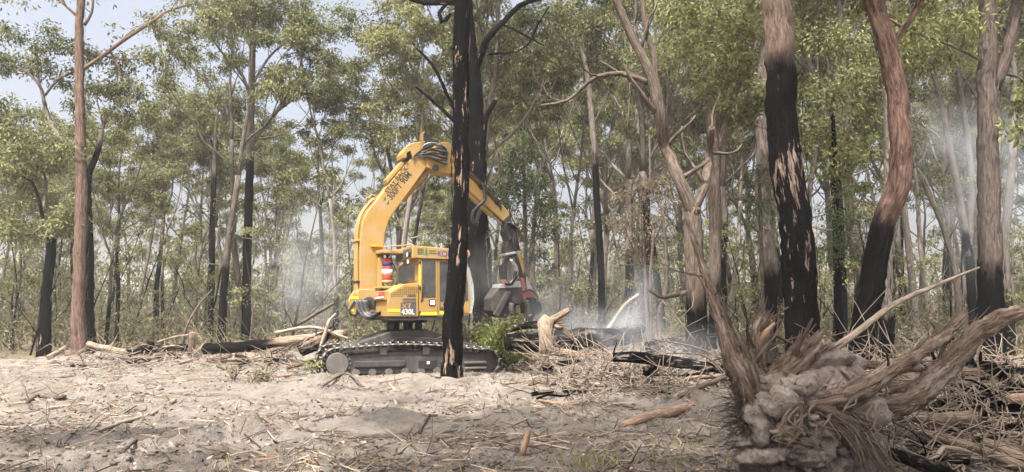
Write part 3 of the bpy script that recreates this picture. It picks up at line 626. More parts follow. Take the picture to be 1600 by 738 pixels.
def text(name, body, pos, xdir, ydir, h, mat, parent=harv, wide=1., fit=None):
    c = bpy.data.curves.new(name, 'FONT'); c.body = body; c.size = 1; c.extrude = 0; c.offset = .018; t = bpy.data.objects.new('tmp', c); COL.objects.link(t)
    bpy.context.view_layer.update(); me = bpy.data.meshes.new_from_object(t.evaluated_get(bpy.context.evaluated_depsgraph_get()))
    bpy.data.objects.remove(t); co = np.zeros(len(me.vertices) * 3); me.vertices.foreach_get('co', co); co = co.reshape(-1, 3)
    if fit: wide = fit / ((co[:, 0].max() - co[:, 0].min()) * h / .69)
    cap = .69; xd, yd = nrm(np.array(xdir, float)), nrm(np.array(ydir, float))
    W = np.array(pos) + co[:, :1] * xd * h / cap * wide + co[:, 1:2] * yd * h / cap
    me.vertices.foreach_set('co', (W - HB).ravel()); me.materials.clear(); me.materials.append(mat); me.update()
    o = bpy.data.objects.new(name, me); COL.objects.link(o); o.parent = parent; return o

# ---- tracks
TL, TH = 4.55, .78
def track_path():
    r1, r2 = .38, .33; a, b = -TL / 2 + r1, TL / 2 - r2; pts = []
    for t in np.linspace(270, 90, 12): pts.append((a + r1 * math.cos(R(t)), r1 + .03 + r1 * math.sin(R(t))))
    for t in np.linspace(0, 1, 14)[1:-1]: pts.append((a + (b - a) * t, (2 * r1 + .03) * (1 - t) + (2 * r2 + .05) * t + .11 * math.sin(math.pi * min(1, t * 1.02)) ** 1.2))
    for t in np.linspace(90, -90, 12): pts.append((b + r2 * math.cos(R(t)), r2 + .05 + r2 * math.sin(R(t))))
    for t in np.linspace(0, 1, 8)[1:-1]: pts.append((b + (a - b) * t, .05 * (1 - t) + .03 * t))
    return np.array(pts)
tp = track_path(); tpc = np.vstack([tp, tp[:1]]); Ls = np.concatenate([[0], np.cumsum(np.linalg.norm(np.diff(tpc, axis=0), axis=1))])
NS = 50; shoe = None
def shoe_mesh():
    V, F = [], []; n = 0
    for (u0, u1, v0, v1, z0, z1) in ((-.095, .095, -.29, .29, -.012, .014), (-.085, -.06, -.29, .29, .014, .07), (-.05, .05, -.07, .07, -.075, -.012)):
        a, f = box((u0, v0, z0), (u1 - u0, 0, 0), (0, v1 - v0, 0), (0, 0, z1 - z0)); V.append(a); F.append(f + n); n += 8
    o = mk('track_shoe', np.concatenate(V), np.concatenate(F), M_TRACK, None, False); o.data.materials.append(M_BRIGHT)
    for p in o.data.polygons:
        if 6 <= p.index < 12: p.material_index = 1
    return o
for side, vc in ((1, 1.22), (-1, -1.22)):
    tr = prism('track', UC, [(-TL / 2 + .62, .14), (TL / 2 - .35, .14), (TL / 2 - .35, .60), (.9, .70), (-.4, .68), (-TL / 2 + .62, .58)], vc - .17, vc + .17, M_STEEL)
    for k in range(NS):
        t = Ls[-1] * k / NS; j = np.searchsorted(Ls, t, 'right') - 1; f = (t - Ls[j]) / (Ls[j + 1] - Ls[j]); q = tpc[j] * (1 - f) + tpc[j + 1] * f; d = nrm(tpc[j + 1] - tpc[j])
        X = UC.U * d[0] + UP * d[1]; Z = UC.U * -d[1] + UP * d[0]; Yv = np.cross(Z, X)
        if shoe is None: shoe = shoe_mesh(); o = shoe
        else: o = shoe.copy(); COL.objects.link(o)
        o.parent = tr; m = Matrix.Identity(4); pos_ = UC.w(q[0], vc, q[1]) - HB
        for a in range(3): m[a][0], m[a][1], m[a][2], m[a][3] = X[a], Yv[a], Z[a], pos_[a]
        o.matrix_local = m
    c = cyl('sprocket', UC, -TL / 2 + .38, .41, .345, vc - .14, vc + .16, M_STEEL, tr)
    cyl('sprocket_hub', UC, -TL / 2 + .38, .41, .275, vc + .16, vc + .27 * side if side > 0 else vc + .2, M_TRACK, tr)
    for k in range(18):
        t = 2 * math.pi * k / 18; cyl('sprocket_tooth', UC, -TL / 2 + .38 + .32 * math.cos(t), .41 + .32 * math.sin(t), .026, vc + .15, vc + .20, M_BRIGHT, tr, 8, 0)
    cyl('idler', UC, TL / 2 - .33, .38, .29, vc - .14, vc + .14, M_STEEL, tr)
    for k in range(8): cyl('track_roller', UC, -TL / 2 + .85 + k * .41, .17, .1, vc - .2, vc + .2, M_TRACK, tr, 14)
    for uu in (-.75, .35, 1.2): fbox('carrier_bracket', UC, uu - .09, uu + .09, vc - .2, vc + .2, .6, .8, M_TRACK, tr)
    if side > 0:
        fbox('frame_rail', UC, -TL / 2 + .8, -.2, vc + .17, vc + .23, .30, .46, M_STEEL, tr, .02)
        fbox('access_plate', UC, .15, .62, vc + .17, vc + .20, .22, .46, M_BLK, tr, .02); fbox('grease_cap', UC, .36, .44, vc + .20, vc + .215, .35, .42, M_WHITE, tr, .01)
        for z0 in (.2, .34): fbox('step_bar', UC, 1.35, 1.95, vc + .17, vc + .24, z0, z0 + .06, M_TRACK, tr)
prism('carbody', UC, pp(UC, [(534, 546), (549, 540), (592, 525), (611, 518), (668, 515), (692, 524), (730, 535), (772, 546), (772, 560), (534, 560)], .8), -.85, .85, M_STEEL)
prism('guard_plate', UC, pp(UC, [(609, 535), (618, 527), (640, 526.5), (682, 529), (697, 522), (702, 530), (702, 537)], .9), .86, .93, M_BLK)
# ---- turntable
for k in range(7):
    t = 2 * math.pi * k / 7; cyl_u, cyl_v = .42 * math.cos(t), .42 * math.sin(t)
    pipe('turntable_leg', UF, [(cyl_u, cyl_v, .98), (cyl_u, cyl_v, 1.62)], .075, M_BLK, seg=12, step=.3)
V, F, B = tube([UF.w(0, 0, 1.40), UF.w(0, 0, 1.62)], [.62, .66], 36, step=.05); mk('turntable_ring', V, F, M_BLK, harv, True, B, HB)
V, F, B = tube([UF.w(0, 0, .95), UF.w(0, 0, 1.12)], [.68, .6], 36, step=.05); mk('turntable_base', V, F, M_STEEL, harv, True, B, HB)
# ---- upper works
NV = 1.15                                             # near side of the upper works
z_b = UF.px(640, 495, NV)[1]; u_l = UF.px(606, 480, NV)[0]; u_r = UF.px(735, 480, NV)[0]; u_c = UF.px(654, 480, NV)[0]
fbox('platform', UF, u_l + .05, u_r - .02, -1.2, NV - .03, z_b - .10, z_b + .12, M_STEEL)
hood = prism('engine_cover', UF, pp(UF, [(606, 495), (606, 470), (608.5, 467), (608.5, 457), (632, 444), (654, 442.5), (654, 495)], NV), -.1, NV, M_YEL)
# overhanging end of the cover, with the red warning plate
fbox('cover_end', UF, u_l - .06, u_l + .16, -.22, NV - .08, UF.px(606, 469, NV)[1], UF.px(606, 456, NV)[1] + .03, M_YEL, hood)
va = UF.pu(587, 461, u_l - .06)[0]; vb = UF.pu(601, 461, u_l - .06)[0]
if vb < va: va, vb = vb, va
zc = UF.pu(594, 462, u_l - .06)[1]
fbox('warning_plate', UF, u_l - .072, u_l - .061, va, vb, zc - .09, zc + .09, M_REDP, hood, 0)
fbox('warning_strip', UF, u_l - .076, u_l - .073, va + .03, vb - .03, zc - .075, zc - .03, M_WHITE, hood, 0)
text('lettering', 'DANGER', UF.w(u_l - .0745, va + .04, zc + .01), UF.N, UP, .055, M_WHITE, hood, .9)
for a in range(13):                                   # grille slots of the cover
    for b in range(7):
        x = 611 + a * 3.25; y = 463.5 - b * 2.6
        top = 458 - (x - 608.5) * .56 if x < 632 else 444.5
        if y < top + 3.5 or y > 466 - (x - 611) * .14: continue
        u, z = UF.px(x, y, NV); fbox('grille_slot', UF, u, u + .036, NV + .0005, NV + .004, z, z + .018, M_BLK, hood, 0)
q = pp(UF, [(626, 492.5), (626, 474), (632, 471), (650, 471), (650, 492.5)], NV); prism('model_panel', UF, q, NV + .001, NV + .006, M_GREYP, hood, 0)
for (x0, x1, y0, y1) in ((628, 650, 466.5, 469.5), (635, 650, 461.5, 464)):
    prism('stripe', UF, pp(UF, [(x0, y1), (x0 + 3, y0), (x1, y0), (x1, y1)], NV), NV + .001, NV + .005, M_GREYP, hood, 0)
u, z = UF.px(627.5, 482, NV); text('lettering', 'XT', UF.w(u, NV + .008, z), UF.U, UP, .125, M_YEL, hood, 1.1)
u, z = UF.px(627, 491.3, NV); text('lettering', '430L', UF.w(u, NV + .008, z), UF.U, UP, .135, M_WHITE, hood, .93)
def band(x0, x1, y0, y1, mat, par, nm='reflective_tape', d=.006, v=NV): prism(nm, UF, pp(UF, [(x0, y1), (x0, y0), (x1, y0), (x1, y1)], v), v + .001, v + d, mat, par, 0)
band(606, 625, 483.5, 487.5, M_HIVIS, hood)
# ---- cab
cz0 = z_b + .12; cz1 = UF.px(650, 403, NV)[1]
cab = bpy.data.objects.new('cab', None)
cab = prism('cab', UF, pp(UF, [(654.5, 495), (654.5, 404), (727, 408), (731, 430), (735, 470), (733, 494)], NV - .03), -.25, NV - .03, M_YEL)
hdr_poly = pp(UF, [(645, 403.5), (645, 383.5), (733, 391), (735.5, 398), (729, 407)], NV + .04)
hdr = prism('cab_roof', UF, hdr_poly, -.42, NV + .04, M_YEL)
HV = NV + .04
u0, z0 = UF.px(645, 403, HV); z1 = UF.px(645, 385, HV)[1]
fbox('roof_end_panel', UF, u0 - .02, u0 - .002, -.3, HV - .1, z0 + .02, z1 - .04, M_GREYP, hdr, .005)
fbox('work_light', UF, u0 - .09, u0 - .021, HV - .26, HV - .12, z0 + .03, z0 + .16, M_BLK, hdr); fbox('light_lens', UF, u0 - .097, u0 - .091, HV - .245, HV - .135, z0 + .045, z0 + .145, M_WHITE, hdr, 0)
fbox('licence_plate', UF, u0 - .03, u0 - .021, HV - .42, HV - .22, z0 - .13, z0 - .03, M_WHITE, hdr, 0)
u, z = UF.px(683.5, 400.6, HV); text('lettering', 'KOMATSU', UF.w(u, HV + .003, z), UF.U, UP, .15, M_BLUE, hdr, fit=.86)
for a in range(4):
    for b in range(4):
        u, z = UF.px(652.5 + a * 2.5, 398 - b * 2.6, HV); fbox('vent_slot', UF, u, u + .03, HV + .0005, HV + .004, z, z + .028, M_BLK, hdr, 0)
u, z = UF.px(666, 393.5, HV)
for k in range(3): prism('tree_emblem', UF, [(u - .06 + k * .012, z - .09 + k * .06), (u + .06 - k * .012, z - .09 + k * .06), (u, z + .02 + k * .055)], HV + .001 + k * .0012, HV + .004 + k * .0012, M_GREEN, hdr, 0)
for k, wd in enumerate((.22, .2)):
    u, z = UF.px(670.5, 396.5 - k * 3.6, HV); fbox('fine_print', UF, u, u + wd, HV + .001, HV + .004, z, z + .028, M_GREYP, hdr, 0)
CV = NV - .03
door = prism('door', UF, pp(UF, [(657, 494), (657, 404.6), (683.5, 406), (683.5, 493.5)], CV), CV + .002, CV + .028, M_YEL, cab)
prism('window', UF, pp(UF, [(659.5, 465), (659.5, 406), (680.5, 407), (680.5, 464.5)], CV + .028), CV + .029, CV + .036, M_GLASS, door, 0)
fbox('lamp_housing', UF, *[UF.px(x, 470, CV)[0] for x in (669.5, 679.5)], CV + .029, CV + .05, UF.px(670, 477.5, CV)[1], UF.px(670, 468, CV)[1], M_BLK, door)
fbox('lamp_lens', UF, *[UF.px(x, 470, CV)[0] for x in (671.5, 678)], CV + .051, CV + .056, UF.px(670, 476, CV)[1], UF.px(670, 470, CV)[1], M_LAMP, door, 0)
pipe('door_handle', UF, [(UF.px(659, 437, CV)[0], CV + .03, UF.px(659, 437, CV)[1]), (UF.px(660, 442, CV)[0], CV + .09, UF.px(660, 442, CV)[1]), (UF.px(658.5, 452, CV)[0], CV + .09, UF.px(658.5, 452, CV)[1]), (UF.px(658, 472, CV)[0], CV + .03, UF.px(658, 472, CV)[1])], .014, M_BLK, door)
for y in (410, 450, 488): u, z = UF.px(655.5, y, CV); fbox('hinge', UF, u - .02, u + .03, CV + .002, CV + .045, z - .04, z + .04, M_STEEL, door)
prism('window', UF, pp(UF, [(686, 484), (686, 409), (703, 410), (706, 484)], CV), CV + .002, CV + .012, M_GLASS, cab, 0)
prism('window', UF, pp(UF, [(709, 470), (709, 410.5), (725, 412), (730, 440), (731, 470)], CV), CV + .002, CV + .012, M_GLASS, cab, 0)
prism('window_frame', UF, pp(UF, [(684.5, 494), (684.5, 406.5), (686.2, 406.5), (686.2, 494)], CV), CV + .002, CV + .03, M_YEL, cab, 0)
prism('window_frame', UF, pp(UF, [(704.5, 494), (704.5, 407), (708.5, 407), (708.5, 494)], CV), CV + .002, CV + .03, M_YEL, cab, 0)
u, z = UF.px(687.5, 481, CV); text('lettering', 'KS', UF.w(u, CV + .016, z), UF.U, UP, .16, M_YEL, cab, .85)
prism('front_window', UF, pp(UF, [(727, 407), (734, 420), (740, 445), (741, 470), (737, 490), (733, 490), (735, 470), (731, 430), (726, 408)], CV), -.2, CV, M_CLEAR, cab, 0)
band(656, 683, 488.5, 492.5, M_HIVIS, door, v=CV + .028); band(686, 704, 487, 491, M_HIVIS, cab, v=CV)
band(654.7, 656.6, 406, 445, M_HIVIS, cab, v=CV)
ue = UF.px(654.5, 440, CV)[0]                          # end wall of the cab
for nm, x0, x1, y0, y1, mt, dd in (('end_window_frame', 619, 652, 410, 443, M_YEL, .02), ('end_window', 623.5, 649, 413.5, 441, M_GLASS, .03)):
    a, z0_ = UF.pu(x0, y1, ue); b, z1_ = UF.pu(x1, y0, ue); a, b = max(-.9, min(a, b)), max(a, b)
    fbox(nm, UF, ue - dd, ue - dd + .018, a, b, z0_, z1_, mt, cab, .004)
# rear bay wall beside the boom, and the fire extinguisher standing in it
fbox('bay_post', UF, u_l + .02, u_l + .14, -.05, .12, z_b + .5, cz1 + .05, M_YEL)
fbox('bay_floor', UF, u_l - .02, ue - .04, -.2, .35, UF.px(620, 446, NV)[1] - .06, UF.px(620, 446, NV)[1] - .0, M_YEL)
fbox('bay_roof', UF, u_l + .0, u0 - .02, -.35, .4, z1 - .14, z1 - .05, M_YEL)
ex = UF.pu(605, 421, u_l + .25); zt = UF.pu(605, 403, u_l + .25)[1]; zb = UF.pu(605, 441, u_l + .25)[1]
def vcyl(name, z0, z1, r, mat, par, top=None):
    V, F, B = tube([UF.w(u_l + .25, ex[0], z0), UF.w(u_l + .25, ex[0], (z0 + z1) / 2), UF.w(u_l + .25, ex[0], z1)], [r, r, top or r], 24, step=.1); return mk(name, V, F, mat, par, True, B, HB)
H_ = zt - zb
fe = vcyl('fire_extinguisher', zb, zt - .12 * H_, .14, M_REDP, harv); vcyl('extinguisher_shoulder', zt - .119 * H_, zt, .14, M_REDP, fe, .05)
vcyl('blue_band', zb + .66 * H_, zb + .80 * H_, .143, M_BLUE, fe); vcyl('paper_label', zb + .30 * H_, zb + .52 * H_, .143, M_WHITE, fe); vcyl('base_ring', zb - .03, zb + .05, .147, M_YEL, fe); vcyl('valve', zt, zt + .09, .04, M_BLK, fe)
# ---- boom
BV0, BV1 = -.62, -.16                                  # far and near side of the boom
outer = [(562, 470), (562, 380), (565, 350), (573, 331), (588, 313), (612, 283), (634, 257), (645, 243)]
inner = [(672, 252), (664, 266), (640, 300), (618, 329), (608, 345), (602, 365), (600, 390), (600, 470)]
poly = pp(UF, outer + inner, BV1)
boom = prism('boom', UF, poly, BV0, BV1, M_YEL, bw=.03)
ob = pp(UF, outer, BV1)
off = lambda k, d: (ob[k][0] - d, ob[k][1] + (d * .5 if k > 2 else 0))
for k in range(4):
    v = BV1 - .05 - k * .105
    pipe('hydraulic_line', UF, [(ob[i][0] - .05, v, ob[i][1] + (.0 if i < 2 else .03 + .01 * i)) for i in range(0, 5)], .021, M_YEL, boom, step=.08)
for y in (376, 440): u, z = UF.px(562, y, BV1); fbox('line_clamp', UF, u - .085, u - .0, BV0 + .02, BV1 + .01, z - .03, z + .03, M_YEL if y < 400 else M_BLK, boom)
dirb = nrm(UF.w(*[(lambda a: (a[0], BV1, a[1]))(UF.px(655, 262, BV1))][0]) - UF.w(*[(lambda a: (a[0], BV1, a[1]))(UF.px(600, 330, BV1))][0]))
perp = nrm(np.cross(UF.N, dirb)) * -1
if perp[2] < 0: perp = -perp
for body, (x, y), h in (('STAY BACK', (605.5, 303.5), .135), ('300FT 90M', (611.5, 313.5), .18)):
    u, z = UF.px(x, y, BV1); text('lettering', body, UF.w(u, BV1 + .004, z), dirb, perp, h, M_TEXT, boom, .8 if h > .15 else .95)
u, z = UF.px(602, 312, BV1)
for k in range(2):
    a = UF.px(601 + k * 5, 311 + k * 6, BV1); prism('worn_symbol', UF, [(a[0] - .035, a[1] - .06), (a[0] + .04, a[1] - .03), (a[0] + .02, a[1] + .09)], BV1 + .001, BV1 + .004, M_GREYP, boom, 0)
for k, x in enumerate((579, 585)): u, z = UF.px(x, 311.5 - k * 4, BV1); V, F, B = tube([UF.w(u + .08 * math.cos(t), BV1 - .2, z + .08 * math.sin(t)) for t in np.linspace(0, 6.1, 14)], [.02] * 14, 6, step=.1); mk('lifting_eye', V, F, M_YEL, boom, True, B, HB)
prism('top_cover', UF, pp(UF, [(606, 287), (604, 280), (628, 252), (632, 258)], BV1), BV0 + .08, BV1 - .06, M_YEL, boom)
# boom foot and its platform
foot_ = prism('boom_foot', UF, pp(UF, [(556, 492), (553, 470), (560, 452), (600, 452), (606, 470), (600, 480), (575, 486), (572, 494)], BV1 + .06), BV0 - .06, BV1 + .06, M_YEL, harv, .025)
prism('foot_corner', UF, pp(UF, [(549, 493), (545, 470), (553, 455), (566, 466), (560, 493)], BV1 + .2), BV1 + .07, BV1 + .2, M_YEL, foot_, .02)
band(546.5, 560, 463.5, 467.5, M_HIVIS, foot_, v=BV1 + .2); band(547, 553, 483, 487, M_HIVIS, foot_, v=BV1 + .2)
cyl('pivot_pin', UF, *UF.px(576, 473, BV1 + .07), .16, BV1 + .065, BV1 + .17, M_STEEL, foot_); cyl('pivot_cap', UF, *UF.px(576, 473, BV1 + .17), .08, BV1 + .17, BV1 + .20, M_BLK, foot_)
rs = np.random.default_rng(3)
for k in range(9):                                     # slack hoses looping from the boom foot to the turntable
    a = UF.px(556 + k * 2.1, 469, BV1 + .25); b = UF.px(562 + k * 2.2, 488 + k * .3, BV1 + .35); c = UF.px(580 + k * 1.2, 499 - k * 1.4, .3); d = UF.px(607, 484 + k * .9 - 6, .2)
    pipe('hose', UF, [(a[0], BV1 + .22, a[1]), (b[0], BV1 + .32, b[1]), (c[0], .25 + k * .03, c[1]), (d[0], .2, d[1])], .026, M_BLK if k % 3 else M_GREYP, foot_, step=.06)
pipe('grab_hoop', UF, [(*((lambda a: (a[0], BV1 + .22, a[1]))(UF.px(x, y, BV1 + .22))),) for x, y in ((554, 470), (547, 482), (546, 490), (555, 492), (559, 480), (556, 470))], .028, M_BLK, foot_, step=.05)
u, z = UF.px(588, 385, BV1); fbox('beacon', UF, u - .16, u + .16, BV1 + .001, BV1 + .06, z - .03, z + .03, M_AMBER, boom)
pipe('roof_rail', UF, [(UF.px(598, 386, .2)[0], .2, UF.px(598, 386, .2)[1]), (u0 + .05, HV - .1, z1 + .05)], .016, M_YEL)
# ---- knuckle, guard and hoses
kn = prism('knuckle', UF, pp(UF, [(667, 262), (666, 246), (676, 232), (690, 221), (702, 222), (708, 234), (722, 257), (730, 262), (730, 272), (704, 272), (680, 268)], BV1 + .05), BV0 - .04, BV1 + .04, M_YEL, harv, .03)
cyl('knuckle_pin', UF, *UF.px(680, 263, BV1 + .05), .10, BV1 + .045, BV1 + .10, M_BLK, kn); cyl('knuckle_pin', UF, *UF.px(696, 240, BV1 + .05), .09, BV1 + .045, BV1 + .08, M_STEEL, kn)
lg = prism('light_guard', UF, pp(UF, [(629, 240), (634, 231), (642, 224), (665, 220), (663, 230), (648, 243), (646, 248), (642, 236), (636, 239), (636, 247), (630, 247)], BV1 + .1), BV0 - .04, BV1 + .08, M_YEL, boom, .015)
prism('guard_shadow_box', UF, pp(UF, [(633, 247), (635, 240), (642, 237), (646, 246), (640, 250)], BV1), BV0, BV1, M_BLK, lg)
prism('deflector_plate', UF, pp(UF, [(660, 226), (659.5, 209), (665, 205), (684, 223), (674, 232)], BV1), BV1 - .16, BV1 - .1, M_BLK, boom); prism('deflector_edge', UF, pp(UF, [(660, 226), (659.5, 208), (665, 204.3), (666, 206), (663, 210), (664, 226)], BV1), BV1 - .2, BV1 - .06, M_YEL, boom)
for k in range(11):
    v = BV1 + .08 + .02 * (k % 3); a = UF.px(652 + k % 4 * 2, 236 + k % 3 * 2.5, v); b = UF.px(668 + k * 1.6, 226 + k * 2.6 + rs.uniform(-3, 3), v); e = UF.px(686 + k, 226 + k * 3.2, v); d = UF.px(697 + k % 5, 230 + k * 2.2, v)
    pipe('hose', UF, [(a[0], v - .1, a[1]), (b[0], v + .05, b[1] - .02), (e[0], v + .06, e[1]), (d[0], v - .06, d[1])], .021, M_BLK if k % 3 else M_SILV, kn, step=.06)
ram = pipe('boom_ram', UF, [(*((lambda a: (a[0], -.4, a[1]))(UF.px(x, y, -.4))),) for x, y in ((628, 312), (645, 292), (664, 272))], .115, M_YEL, boom, 16); 
pipe('ram_rod', UF, [(*((lambda a: (a[0], -.4, a[1]))(UF.px(x, y, -.4))),) for x, y in ((662, 274), (676, 265))], .06, M_SILV, boom, 12)
# ---- arm
AV0, AV1 = -.55, -.23
arm = prism('arm', UF, pp(UF, [(704, 240), (728, 261), (760, 291), (786, 320), (795, 331), (797, 345), (790, 349), (776, 336), (748, 312), (722, 287), (704, 272)], AV1), AV0, AV1, M_YEL, harv, .025)
pipe('arm_ram', UF, [(*((lambda a: (a[0], -.39, a[1]))(UF.px(x, y, -.39))),) for x, y in ((722, 292), (752, 322), (770, 338))], .085, M_YEL, arm, 14); pipe('arm_rod', UF, [(*((lambda a: (a[0], -.39, a[1]))(UF.px(x, y, -.39))),) for x, y in ((769, 337), (785, 351))], .045, M_SILV, arm, 10)
for dy, vv in ((-2.5, AV1 + .03), (2, AV1 + .03), (6, AV1 + .02)):
    pipe('arm_line', UF, [(*((lambda a: (a[0], vv, a[1]))(UF.px(x, y + dy, vv))),) for x, y in ((730, 266), (760, 295), (784, 322))], .018, M_BLK, arm, 6)
for f in (.3, .75):
    prism('grime_patch', UF, pp(UF, [(730 + 55 * f, 275 + 52 * f), (736 + 55 * f, 273 + 52 * f), (741 + 55 * f, 283 + 50 * f), (733 + 55 * f, 281 + 52 * f)], AV1), AV1 + .001, AV1 + .003, M_STEEL, arm, 0)
pipe('hanging_hose', UF, [(*((lambda a: (a[0], AV1 + .1, a[1]))(UF.px(x, y, AV1 + .1))),) for x, y in ((753, 286), (757, 298), (757, 312), (748, 322), (740, 330), (738, 342), (743, 349), (747, 338), (750, 328))], .05, M_BLK, arm, 9)
# ---- wrist and felling head
def hp(pts, v): return pp(UF, pts, v)
wr = prism('wrist', UF, hp([(786, 345), (794, 337), (799, 338), (800, 352), (806, 365), (805, 380), (809, 388), (809, 402), (791, 402), (790, 386), (793, 376), (788, 362), (790, 354)], -.22), -.56, -.22, M_BLK, harv, .02)
prism('wrist_link', UF, hp([(788, 352), (794, 350), (801, 372), (796, 376)], -.18), -.215, -.17, M_STEEL, wr); prism('rotator_plate', UF, hp([(790, 396), (810, 392), (811, 396), (791, 400)], -.12), -.64, -.12, M_SILV, wr)
for k in range(3): pipe('wrist_hose', UF, [(*((lambda a: (a[0], -.12 + .05 * k, a[1]))(UF.px(x + k * 2, y, -.12))),) for x, y in ((790, 348), (803, 360), (802, 376), (806, 392))], .03, M_BLK, wr, 7)
fh = prism('felling_head', UF, hp([(768, 466), (779, 449), (790, 445), (817, 447), (820, 460), (818, 472), (812, 478), (803, 474), (797, 478), (796, 494), (790, 497), (776, 495), (768, 486)], .1), -.5, .1, M_STEEL, harv, .03)
prism('top_plate', UF, hp([(779, 451), (781, 444), (800, 442), (815, 439), (818, 449)], .12), -.4, .12, M_SILV, fh)
prism('front_beam', UF, hp([(771, 492), (791, 456), (799, 456), (780, 496)], .2), .105, .22, M_STEEL, fh, .02)
prism('yoke_arm', UF, hp([(787, 440), (786, 412), (790, 401), (797, 401), (793, 414), (793, 440)], 0), -.12, 0, M_BLK, fh); prism('yoke_arm', UF, hp([(806, 401), (812, 400), (822, 432), (822, 446), (817, 446), (812, 424)], 0), -.12, 0, M_BLK, fh)
prism('yellow_stripe', UF, hp([(809, 399), (812, 396), (819, 420), (818, 430)], .02), .005, .03, M_YEL, fh, 0)
prism('ram_sleeve', UF, hp([(781, 414), (791, 414), (792, 437), (783, 437)], .1), -.02, .12, M_BLK, fh); prism('red_base', UF, hp([(783, 437), (791, 437), (791, 445), (784, 445)], .1), -.02, .12, M_REDW, fh)
for k in range(3): pipe('head_hose', UF, [(*((lambda a: (a[0], .12, a[1]))(UF.px(x + k * 2.2, y, .12))),) for x, y in ((797, 406), (805, 416), (806, 428), (799, 440), (794, 446))], .026, M_SILV if k < 2 else M_BLK, fh, 8)
pipe('head_hose', UF, [(*((lambda a: (a[0], .18, a[1]))(UF.px(x, y, .18))),) for x, y in ((806, 424), (803, 436), (796, 444), (790, 442))], .055, M_BLK, fh, 9)
prism('red_frame', UF, hp([(813, 435), (819, 434), (825, 462), (821, 470), (818, 470)], .14), -.1, .14, M_REDW, fh)
prism('shield_plate', UF, hp([(821, 434), (824, 432), (834, 456), (832, 462), (824, 456)], -.1), -.5, -.1, M_SILV, fh)
saw = prism('saw_box', UF, hp([(828, 462), (838, 466), (846, 474), (848, 488), (840, 491), (828, 490), (826, 476)], .05), -.6, .05, M_BLK, fh, .03); prism('motor_housing', UF, hp([(820, 453), (830, 452), (839, 460), (836, 466), (822, 466)], .1), -.4, .1, M_REDW, fh, .03)
pipe('head_hose', UF, [(*((lambda a: (a[0], .16, a[1]))(UF.px(x, y, .16))),) for x, y in ((817, 456), (828, 453), (836, 458), (840, 466), (838, 474))], .03, M_BLK, fh, 8)
for pts, v in (([(800, 474), (799, 484), (803, 493), (809, 501)], .15), ([(803, 474), (801, 484), (806, 494), (810, 500)], -.7), ([(821, 470), (825, 484), (825, 495), (823, 504)], .2), ([(834, 486), (830, 496), (825, 502)], -.2)):
    pipe('grapple_claw', UF, [(*((lambda a: (a[0], v, a[1]))(UF.px(x, y, v))),) for x, y in pts], .05, M_STEEL, fh, 8, rr=[.095, .09, .07, .02])

# ================================================================== fallen timber, roots, litter
import bmesh
def blob(c, rad, seed, sub=3, amp=.25, facets=7):
    b = bmesh.new(); bmesh.ops.create_icosphere(b, subdivisions=sub, radius=1); V = np.array([v.co[:] for v in b.verts]); F = np.array([[v.index for v in f.verts] for f in b.faces]); b.free()
    rs = np.random.default_rng(seed)
    for _ in range(facets):
        n = nrm(rs.normal(0, 1, 3)); c0 = rs.uniform(.45, .85); d = V @ n; V = V - np.clip(d - c0, 0, None)[:, None] * n * .9
    for f, a in ((1.7, .5), (3.3, .3), (6.5, .22), (11, .12), (19, .07)):
        k = rs.normal(0, f, (3, 3)); ph = rs.uniform(0, 6.3, 3); V = V * (1 + amp * a * np.sin(V @ k + ph).sum(1, keepdims=True) * .7)
    return V * np.asarray(rad) + np.asarray(c), F
def lump(name, c, rad, seed, mat, parent=None, base=(0, 0, 0), sub=3, amp=.25, facets=7, smooth=True):
    V, F = blob(c, rad, seed, sub, amp, facets); return mk(name, V, F, mat, parent, smooth, None, base)
def wood(name, pts, mat, parent=None, base=(0, 0, 0), seg=14, ridge=.06, seed=0, step=.14, v0=0., twigs=0, jag=0, wob=.06):
    """pts: (px, py, width px, Y) or world (x,y,z,r) when the 5th item is set"""
    pw = [P(q[0], q[1], q[3]) if len(q) == 4 else np.array(q[:3]) for q in pts]; rr = [q[2] / 2 / ppm(q[3]) if len(q) == 4 else q[3] for q in pts]
    rs = np.random.default_rng(seed + 5); mb = MB().add(*tube(pw, rr, seg, v0, ridge, seed, step, wob))
    if twigs:
        out = []
        for _ in range(twigs):
            k = rs.integers(1, len(pw)); f = rs.random(); p = pw[k - 1] * (1 - f) + pw[k] * f; e = rs.normal(0, 1, 3); e[2] = abs(e[2]) * .8
            grow(p, e, rs.uniform(.25, .9), max(.008, rr[k] * .22), rs, 0, out, [], 0, .02)
        stems(mb, out, 6, 0, rs, seed)
    if jag:                                            # splintered end
        e = nrm(pw[-1] - pw[-2]); r = rr[-1]; u = nrm(np.cross(e, (.2, .9, .4))); v = np.cross(e, u)
        for _ in range(jag):
            t = rs.uniform(0, 6.28); q = rs.uniform(.2, .95) * r; s0 = pw[-1] + (u * math.cos(t) + v * math.sin(t)) * q - e * r * .6
            L = rs.uniform(.15, .9) * r; mb.add(*tube([s0, s0 + e * (L * .6 + r * .6) + rs.normal(0, .06 * r, 3), s0 + e * (L + r * .6) + (u * math.cos(t) + v * math.sin(t)) * L * rs.uniform(-.1, .35)], [r * .2, r * .14, r * .02], 5, 0, .05, seed, .2))
    return mb.build(name, mat, parent, base)
def lay(pix, wpx, lift=.5):                            # a stick on the ground through pixels
    q = []
    for (x, y), w_ in zip(pix, wpx): g_ = G(x, y); r = w_ / 2 / ppm(g_[1]); q.append((g_[0], g_[1], g_[2] + r * lift, r, 1))
    return q
def stick(label, pix, wpx, mat=M_STICK, name='stick', cat='stick', group=None, twigs=0, seed=0, lift=.5, seg=9, jag=0, ridge=.05):
    o = wood(name, lay(pix, wpx, lift), mat, seg=seg, ridge=ridge, seed=seed, twigs=twigs, jag=jag, step=.12); tag(o, label, cat, group); return o
